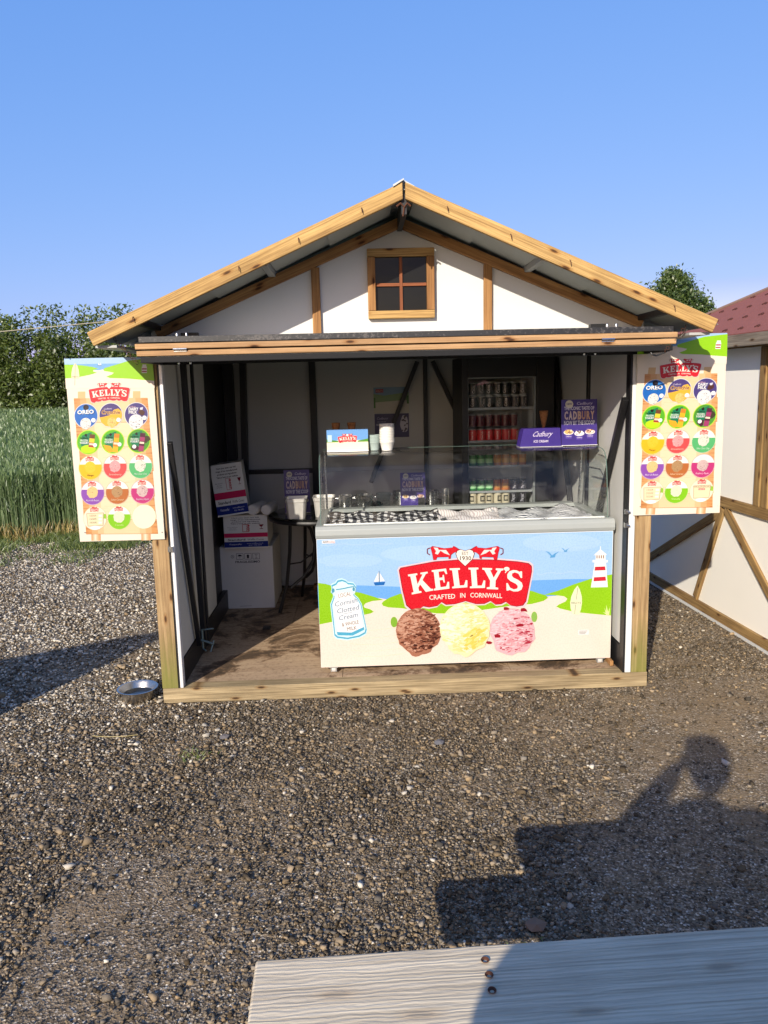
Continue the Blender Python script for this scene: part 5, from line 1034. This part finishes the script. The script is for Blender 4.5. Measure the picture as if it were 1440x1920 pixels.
def big_art(A, W, H):
    A.rect(0, 0, W, H, (232, 230, 226), 0); zc = H*.845; s = W*.075
    A.ell(W*.235, zc, s*.42, s*.42, (40, 40, 50), 1, 20); A.ell(W*.235, zc, s*.33, s*.33, (232, 230, 226), 2, 20); A.ell(W*.235, zc, s*.12, s*.12, (40, 40, 50), 3, 10)
    for i in range(3):
        cx = W*(.375+.155*i); A.ring([(cx-s*.85, zc-s*.75), (cx+s*.85, zc-s*.75), (cx+s*.85, zc+s*.75), (cx-s*.85, zc+s*.75)], s*.09, (50, 50, 60), 1)
    c = (40, 40, 50); x = W*.375; A.ell(x, zc+s*.05, s*.55, s*.42, c, 2, 12, 0, math.pi); A.seg((x, zc+s*.1), (x, zc-s*.5), s*.08, c, 2)
    x = W*.53; A.poly([(x-s*.25, zc-s*.5), (x+s*.25, zc-s*.5), (x+s*.25, zc+s*.1), (x+s*.4, zc+s*.1), (x, zc+s*.55), (x-s*.4, zc+s*.1), (x-s*.25, zc+s*.1)], c, 2)
    x = W*.685; A.poly([(x-s*.4, zc+s*.5), (x+s*.4, zc+s*.5), (x+.0, zc)], c, 2); A.poly([(x-s*.28, zc+s*.42), (x+s*.28, zc+s*.42), (x, zc+s*.1)], (232, 230, 226), 3); A.seg((x, zc+s*.1), (x, zc-s*.5), s*.08, c, 3); A.seg((x-s*.3, zc-s*.5), (x+s*.3, zc-s*.5), s*.1, c, 2)
    A.text('FRAGILISSIMO', W*.52, H*.74, -H*.035, (50, 50, 60), 2, wid=W*.47, bold=.02); A.seg((W*.33, H*.035), (W*.55, H*.04), H*.004, (90, 90, 90), 2)
carton('cardboard_box', 'large white cardboard box with fragile symbols on the kiosk floor', (-1.278, 1.575, .0825), .392, .5, .474, (0, 0, -.01), big_art)
carton('cardboard_box', 'white cone box with red and blue bands, on the large white box', (-1.225, 1.50, .5605), .318, .42, .245, (0, 0, .02), cone_art)
carton('cardboard_box', 'cone box with red and blue bands, tilted on top of the stack', (-1.243, 1.40, .812), .222, .34, .372, (-.04, -.11, .10), cone_art)
# sleeves of cups lying on the box stack
for k, (x, z, lab) in enumerate(((-1.005, .852, 'clear sleeve of white cups lying nearest the tilted cone box'), (-.905, .850, 'clear sleeve of white cups lying next to the round table'))):
    m = MB(); M = Matrix.Translation((x, 1.44, z)) @ Matrix.Rotation(-.25+.1*k, 4, 'Z') @ Matrix.Rotation(-math.pi/2, 4, 'X')
    pf = [(0, 0), (.034, 0), (.036, .006)]; zz = .006
    for i in range(16): pf += [(.040, zz+.004), (.040, zz+.007), (.0375, zz+.009)]; zz += .013
    pf += [(.0, zz)]; m.lathe(pf, 20, M, cols=[(.62, .60, .56)]*(len(pf)-1)); tag(m.build('cup_sleeve', printmat('sleeve', .35, .6), smooth=True), lab, 'cup sleeve', 'clear sleeves of white cups on the boxes')
# ================================================================ round glass table, tubs, pots
TB = thing('glass_table', 'round black framed glass top table beside the cone boxes', 'table', (-.54, 1.56, .083))
m = MB(); m.lathe([(0, .716), (.352, .716), (.356, .720), (.352, .724), (0, .724)], 48); m.build('table_top', glass('table_glass', (.35, .4, .38), 1.5), TB, smooth=True)
m = MB(); m.tube([(.345*math.cos(a), .345*math.sin(a), .695) for a in [i*math.pi/24 for i in range(48)]], .018, 8, closed=True); m.build('rim', BLACK, TB, smooth=True)
for q in (math.pi*1.16, math.pi*1.66, math.pi*.16, math.pi*.66):
    c, s_ = math.cos(q), math.sin(q); m = MB(); m.tube([(.22*c, .22*s_, .69), (.235*c, .235*s_, .45), (.27*c, .27*s_, .2), (.335*c, .335*s_, .006)], .013, 8); m.tube([(.24*c, .24*s_, .18), (.13*c, .13*s_, .25), (.05*c, .05*s_, .36), (.03*c, .03*s_, .48), (.06*c, .06*s_, .60), (.12*c, .12*s_, .68)], .012, 8); m.tube([(.245*c, .245*s_, .36), (.15*c, .15*s_, .36), (.045*c, .045*s_, .42)], .006, 6); m.build('leg', BLACK, TB, smooth=True)
def tub(name, label, x, y, z, wx, wy, h, mat, group=None, lip=.008, lid=False, cat='tub'):
    t = MB(); out = lambda k, zz: [(sx*wx/2*k, sy*wy/2*k, zz) for sx, sy in ((-.8, -1), (.8, -1), (1, -.8), (1, .8), (.8, 1), (-.8, 1), (-1, .8), (-1, -.8))]
    rings = [out(.80, 0), out(.80, .002), out(.93, h*.80), out(.97, h*.82), out(.985, h*.97), out(1.06, h*.98), out(1.06, h), out(.95, h), out(.92, h*.8), out(.78, .006)]
    vs = [p for rg in rings for p in rg]; fs = [tuple(range(8)), tuple(range(72, 80))]
    for i in range(9): fs += [(i*8+k, i*8+(k+1) % 8, (i+1)*8+(k+1) % 8, (i+1)*8+k) for k in range(8)]
    t.add(vs, fs); o = tag(t.build(name, mat, loc=(x, y, z), bevel=.002), label, cat, group); return o
TUBM = plain('satin_steel', (.62, .61, .58), .38, .55, .1, 8)
tub('ice_cream_tub', 'pale rectangular steel tub on the front left of the round glass table', -.672, 1.32, .808, .150, .17, .145, TUBM, 'rectangular steel tubs on the round table')
tub('ice_cream_tub', 'pale rectangular steel tub at the right of the round table, half behind glass', -.478, 1.36, .808, .150, .17, .143, TUBM, 'rectangular steel tubs on the round table')
SB = thing('side_table', 'low black side table behind the freezer carrying steel pots', 'table', (-.45, 1.12, .083)); m = MB(); m.box(0.03, .90, 0, .42, .772, .795); m.build('table_top', plain('dark_top', (.05, .055, .055), .25), SB)
for x, y in ((.05, .02), (.88, .02), (.05, .4), (.88, .4)): m = MB(); m.box(x-.012, x+.012, y-.012, y+.012, 0, .772); m.build('leg', BLACK, SB)
def pot(label, x, y, rr, h, group='steel pots on the side table behind the freezer', handles=True):
    t = MB(); t.lathe([(0, 0), (rr*.95, 0), (rr, .006), (rr, h-.006), (rr*1.04, h-.002), (rr*1.04, h), (rr*.97, h), (rr*.96, .008), (0, .008)], 36)
    p = thing('steel_pot', label, 'pot', (x, y, .879), group); t.build('bowl', STEEL, p, smooth=True)
    if handles: hm = MB(); hm.tube([(rr, -.02, h*.75), (rr+.02, -.018, h*.78), (rr+.02, .018, h*.78), (rr, .02, h*.75)], .003, 6); hm.tube([(-rr, -.02, h*.75), (-rr-.02, -.018, h*.78), (-rr-.02, .018, h*.78), (-rr, .02, h*.75)], .003, 6); hm.build('handles', STEEL, p)
pot('steel pot standing leftmost behind the freezer glass', -.322, 1.24, .046, .092); pot('wider shiny steel pot, next but one to the purple sign', -.19, 1.24, .06, .092); pot('steel pot hidden partly behind the left edge of the purple sign', .075, 1.34, .06, .098); pot('steel pot right of the purple sign between the pots', .285, 1.30, .055, .10)
t = MB(); t.lathe([(0, 0), (.045, 0), (.052, .10), (.049, .10), (.043, .006), (0, .006)], 32); tag(t.build('glass_jar', glass('jar_glass', (.8, .88, .88)), loc=(-.055, 1.24, .879), smooth=True), 'straight sided glass jar between the shiny pot and the purple sign', 'jar')
t = MB(); t.lathe([(0, 0), (.024, 0), (.026, .12), (.023, .12), (.022, .006), (0, .006)], 24); tag(t.build('steel_beaker', STEEL, loc=(.375, 1.22, .879), smooth=True), 'tall narrow steel beaker at the right end of the side table', 'beaker')
t = MB(); t.box(-.024, .024, -.004, .004, 0, .07); t.box(-.02, .02, -.0045, -.004, .006, .064, (.05, .05, .06)); tag(t.build('card_reader', BLACK, loc=(.205, 1.17, .879)), 'small black card reader leaning at the corner of the purple sign', 'card reader')
# ================================================================ bowl
B = MB(); B.lathe([(0, .004), (.078, .002), (.081, .008), (.098, .058), (.104, .064), (.112, .066), (.112, .068), (.103, .068), (.094, .058), (.074, .012), (0, .010)], 48)
bw = thing('dog_bowl', 'round stainless steel dog bowl with water on the gravel by the left post', 'bowl', (-1.505, .075, .004)); B.build('bowl', plain('bowl_steel', (.50, .47, .43), .3, 1, .12, 14), bw, smooth=True)
m = MB(); m.lathe([(0, .034), (.084, .034)], 40); mw, nt_, b_ = newmat('water'); b_.inputs['Base Color'].default_value = (.02, .02, .018, 1); b_.inputs['Roughness'].default_value = .03; bump(nt_, noise(nt_, coords(nt_, rnd=False), 12, 2), .05, .01, b_); m.build('water', mw, bw)
# ================================================================ picnic table (the camera looks over its far edge)
PT = thing('picnic_table', 'bleached wooden picnic table in the right foreground with rusty screws', 'picnic table', (-.40, -3.062, 0), None, (0, 0, .0306))
for i in range(4):
    y = -.1-.206*i; timber('table_board', (0, y, .827), (1.9, y, .827), .200, .046, W_PLANK, None, (0, 0, 1), .004).parent = PT
for ob in PT.children: ob.matrix_parent_inverse = Matrix.Identity(4)
def ptm(name, p0, p1, w_, t_, mat, nrm): o = timber(name, p0, p1, w_, t_, mat, None, nrm, .003); o.parent = PT; return o
for yb in (.16, .30, -1.02, -1.16): pass
for yb in (.42, -.98+.0): ptm('bench_board', (0, yb-.07, .472), (1.9, yb-.07, .472), .125, .038, W_PLANK, (0, 0, 1)); ptm('bench_board', (0, yb-.20, .472), (1.9, yb-.20, .472), .115, .038, W_PLANK, (0, 0, 1))
for x in (.352, 1.55):
    ptm('cleat', (x, -.01, .78), (x, -.69, .78), .045, .09, W_GREY, (1, 0, 0)) if False else ptm('cleat', (x, -.01, .780), (x, -.69, .780), .044, .09, W_GREY, (1, 0, 0))
    ptm('bench_beam', (x+.05, .43, .405), (x+.05, -1.15, .405), .09, .04, W_GREY, (1, 0, 0))
    ptm('leg', (x, -.12, .775), (x, .22, 0), .09, .045, W_GREY, (1, 0, 0)); ptm('leg', (x, -.58, .775), (x, -.95, 0), .09, .045, W_GREY, (1, 0, 0))
for x in (.352, 1.55):
    for i in range(4):
        for d in (-.045+.0+.01, -.075+.01, -.105+.01):
            mm = MB(); mm.lathe([(0, -.001), (.0030, -.001), (.0042, .0012), (.0066, .0022), (.0062, .0032), (.0072, .0004), (.0085, .0002)][:5], 14); o = mm.build('screw', RUST, PT); o.location = (x+random.uniform(-.003, .003), d-.206*i-.001, .8505)
# ================================================================ photographer (standing behind the table, throws the big shadow)
PX, PY = -.235, -4.42
def skin(name, chain, edges, radii, mat, parent=None, sub=2):
    me = bpy.data.meshes.new(name); me.from_pydata(chain, edges, []); me.materials.append(mat); o = bpy.data.objects.new(name, me); COL.objects.link(o)
    s = o.modifiers.new('skin', 'SKIN'); s.use_smooth_shade = True
    for i, r_ in enumerate(radii): me.skin_vertices[0].data[i].radius = r_ if isinstance(r_, tuple) else (r_, r_)
    me.skin_vertices[0].data[0].use_root = True
    u = o.modifiers.new('sub', 'SUBSURF'); u.levels = sub; u.render_levels = sub
    if parent: o.parent = parent
    return o
SKIN = plain('skin', (.42, .24, .17), .55, 0, .08); CLOTH = plain('blue_jumper', (.05, .07, .12), .9, 0, .15); TROU = plain('dark_trousers', (.03, .03, .04), .9, 0, .15)
PE = thing('person', 'person in dark jumper standing behind the picnic table holding up a phone', 'person', (PX, PY, 0))
J = {'pel': (0, 0, .98), 'wai': (0, 0, 1.14), 'che': (0, 0, 1.38), 'nek': (0, .0, 1.50), 'nk2': (0, .015, 1.585),
     'sL': (-.18, 0, 1.50), 'sR': (.21, 0, 1.50), 'eL': (-.315, .11, 1.375), 'eR': (.28, .0, 1.18), 'wL': (-.075, .225, 1.565), 'wR': (.27, .07, .93), 'hL': (-.022, .252, 1.615), 'hR': (.27, .09, .86),
     'tL': (-.10, 0, .92), 'tR': (.10, 0, .92), 'kL': (-.12, .03, .50), 'kR': (.12, .03, .50), 'aL': (-.13, -.02, .09), 'aR': (.13, -.02, .09), 'fL': (-.15, .16, .035), 'fR': (.15, .16, .035)}
ks = list(J); E_ = [('pel', 'wai'), ('wai', 'che'), ('che', 'nek'), ('nek', 'nk2'), ('che', 'sL'), ('che', 'sR'), ('sL', 'eL'), ('sR', 'eR'), ('eL', 'wL'), ('eR', 'wR'), ('wL', 'hL'), ('wR', 'hR'), ('pel', 'tL'), ('pel', 'tR'), ('tL', 'kL'), ('tR', 'kR'), ('kL', 'aL'), ('kR', 'aR'), ('aL', 'fL'), ('aR', 'fR')]
RD = dict(pel=(.17, .12), wai=(.155, .105), che=(.185, .115), nek=(.11, .075), nk2=.085, sL=.085, sR=.09, eL=.068, eR=.045, wL=.046, wR=.027, hL=(.03, .016), hR=(.03, .016), tL=.09, tR=.09, kL=.06, kR=.06, aL=.04, aR=.04, fL=(.035, .03), fR=(.035, .03))
skin('body', [J[k] for k in ks], [(ks.index(a), ks.index(b)) for a, b in E_], [RD[k] for k in ks], CLOTH, PE)
hd_ = MB(); hp_ = [(.0, -.118), (.035, -.112), (.055, -.09), (.068, -.05), (.074, 0), (.078, .04), (.074, .075), (.055, .105), (.03, .118), (0, .122)]
hd_.lathe(hp_, 28, None, sx=1.03, sy=1.22)
h_ = hd_.build('head', SKIN, PE, loc=(.0, .02, 1.72), smooth=True)
fm = MB()
fm.prism([(.088, .0), (.112, -.028), (.09, -.032)], -.010, .010, 'X'); fm.build('nose', SKIN, PE, loc=(0, .02, 1.72))
for s in (-1, 1):
    e = MB(); e.lathe([(0, -.012), (.009, -.008), (.012, 0), (.009, .008), (0, .012)], 12); e.build('eye', plain('eye_white', (.7, .7, .68), .2), PE, loc=(s*.03, .098, 1.73), smooth=True)
    e = MB(); e.lathe([(0, -.03), (.012, -.022), (.016, .005), (.012, .024), (0, .03)], 12, None, sx=.5); e.build('ear', SKIN, PE, loc=(s*.077, .02, 1.715), smooth=True)
e = MB(); e.box(-.024, .024, .095, .101, -.062, -.056); e.build('mouth', plain('lips', (.3, .1, .08), .5), PE, loc=(0, .0, 1.72))
e = MB(); e.lathe([(.080, -.05), (.092, .0), (.094, .045), (.086, .085), (.06, .115), (.03, .128), (0, .130)], 28, None, sx=1, sy=1.18); e.build('hair', plain('brown_hair', (.05, .03, .018), .7, 0, .3, 60, .003), PE, loc=(0, .005, 1.725), smooth=True)
hx, hz_ = -.014, 1.615
for k in range(4):      # fingers of the raised hand curl round the phone edge towards its back
    z = hz_+.018-.017*k; skin('finger', [(hx, .25, z), (hx-.004, .272, z+.002), (hx+.012, .282, z), (hx+.030-.003*abs(k-1), .2815, z-.001)], [(0, 1), (1, 2), (2, 3)], [.008, .0078, .007, .0058], SKIN, PE, 1)
skin('thumb', [(hx, .245, hz_-.02), (hx+.012, .252, hz_+.005), (hx+.024, .258, hz_+.022)], [(0, 1), (1, 2)], [.010, .009, .007], SKIN, PE, 1)
for k in range(4):      # the other hand hangs relaxed, fingers a little bent
    y = .125-.018*k; l_ = (.072, .080, .076, .060)[k]; skin('finger', [(.27, y, .85), (.268, y+.002, .85-l_*.45), (.262, y+.006, .85-l_*.8), (.254, y+.008, .85-l_)], [(0, 1), (1, 2), (2, 3)], [.0085, .008, .0072, .006], SKIN, PE, 1)
skin('thumb', [(.265, .12, .89), (.258, .142, .865), (.252, .150, .838)], [(0, 1), (1, 2)], [.011, .0095, .008], SKIN, PE, 1)
ph = MB(); ph.box(-.0055, .0695, .0, .008, -.135, .020); PHN = tag(ph.build('phone', BLACK, loc=(-.2183-.01, -4.158, 1.7193), bevel=.004), 'dark phone held upright in front of the face of the person', 'phone')
# ================================================================ neighbouring hut on the right
NH = thing('timber_hut', 'white panelled timber framed hut with red felt roof at right edge', 'hut', (2.25, 2.45, 0), None, (0, 0, 0.0375))
# local frame: wall plane x=0, running along -y
def nt_timber(name, p0, p1, w_, t_, mat=W_NEIGH, nrm=(-1, 0, 0)): o = timber(name, p0, p1, w_, t_, mat, None, nrm, .003); o.parent = NH; return o
m = MB(); m.box(.0, .03, -3.6, 0, .0, 1.97); m.box(0.031, 2.4, -.03, 0, 0, 1.97); m.box(0.031, 2.4, -3.6, -3.57, 0, 1.97); m.box(2.37, 2.4, -3.56, -.031, 0, 1.97); m.build('wall', plain('cream_wall', (.84, .81, .73), .5, 0, .04, 3), NH)
L_ = 3.6; yy = lambda Y: -(2.45-Y)
nt_timber('base_rail', (-.011, -3.6, .052), (-.011, 0, .052), .066, .022); 
m = MB(); m.box(-.03, -.0005, -3.6, 0, .001, .018); m.build('base_strip', WHITE, NH)
nt_timber('mid_rail', (-.011, -3.6, .870), (-.011, 0, .870), .070, .022)
nt_timber('top_rail', (-.011, -3.6, 1.94), (-.011, 0, 1.94), .07, .022)
for Y_ in (.665, .575, -.5, -1.4): nt_timber('post', (-.012, yy(Y_), .906), (-.012, yy(Y_), 1.904), .066, .024)
nt_timber('corner_post', (-.012, -.04, .086), (-.012, -.04, .834), .07, .024); nt_timber('corner_post', (-.012, -.04, .906), (-.012, -.04, 1.904), .07, .024)
nt_timber('brace', (-.010, yy(1.10), .822), (-.010, yy(1.44), .094), .062, .020); nt_timber('brace', (-.009, yy(1.06), .826), (-.009, yy(.12), .10), .062, .018); nt_timber('brace', (-.009, yy(1.13), .79), (-.009, yy(2.38), .17), .062, .018)
m = MB(); m.box(-.02, -.0005, yy(.52), yy(.05), 1.30, 1.84); m.build('hatch_door', BLACK, NH)
# hipped roof with felt tiles
ev = -.12; ez = 1.99; sl = .50
q = [(ev, .12, ez), (2.52, .12, ez), (2.52, -3.72, ez), (ev, -3.72, ez)]; ax = (1.2, -1.2, ez+1.32*sl); bx = (1.2, -2.4, ez+1.32*sl)
rm = MB(); rm.add(q+[ax, bx], [(3, 0, 4, 5), (0, 1, 4), (1, 2, 5, 4), (2, 3, 5)])
FELT = plain('red_felt', (.24, .072, .05), .95, 0, .25, 30, .004); o = rm.build('roof', FELT, NH); sm = o.modifiers.new('s', 'SOLIDIFY'); sm.thickness = .025; sm.offset = -1
ar = MB()
for i in range(7):
    for j in range(18):
        d = .07+.19*i; y = .05-.20*j-(.10 if i % 2 else 0); x = ev+d; z = ez+d*sl+.004
        if y > .12-d or y < -3.72+d: continue
        ar.tube([(x-.012, y+.018, z-.004), (x+.004, y+.016, z+.004), (x+.012, y, z+.008), (x+.004, y-.016, z+.004), (x-.012, y-.020, z-.004)], .0042, 5)
ar.build('tile_edges', plain('dark_felt', (.07, .02, .016), .95), NH)['kind'] = 'stuff'
hb = MB(); hb.tube([(ev, .12, ez+.004), (1.2, -1.2, ax[2]+.008)], .014, 6); hb.tube([(1.2, -1.2, ax[2]+.008), (1.2, -2.4, ax[2]+.008)], .014, 6); hb.build('hip_cap', plain('hip_felt', (.16, .1, .08), .9), NH)
nt_timber('fascia', (ev-.012, -3.72, 1.945), (ev-.012, .12, 1.945), .075, .022, W_GREY); nt_timber('fascia', (ev, .132, 1.945), (2.52, .132, 1.945), .075, .022, W_GREY, (0, 1, 0))
m = MB(); m.box(ev+.001, -.001, -3.7, .1, 1.965, 1.975); m.build('soffit', W_GREY, NH)
# ================================================================ made-up screen, unseen at the left, shaped to cast the shadow across the gravel
LH = thing('shadow_screen', 'unseen white screen panel between two timber posts, added to shadow the gravel', 'screen', (-3.10, -2.05, 0), None, (0, 0, math.radians(180+29)))
m = MB(); m.box(.07, 2.4, -.012, .012, .06, 1.70); m.build('panel', WHITE, LH)
for x in (.035, 2.44): o = timber('post', (x, 0, 0), (x, 0, 1.70), .07, .07, W_NEIGH, None, (0, 1, 0)); o.parent = LH
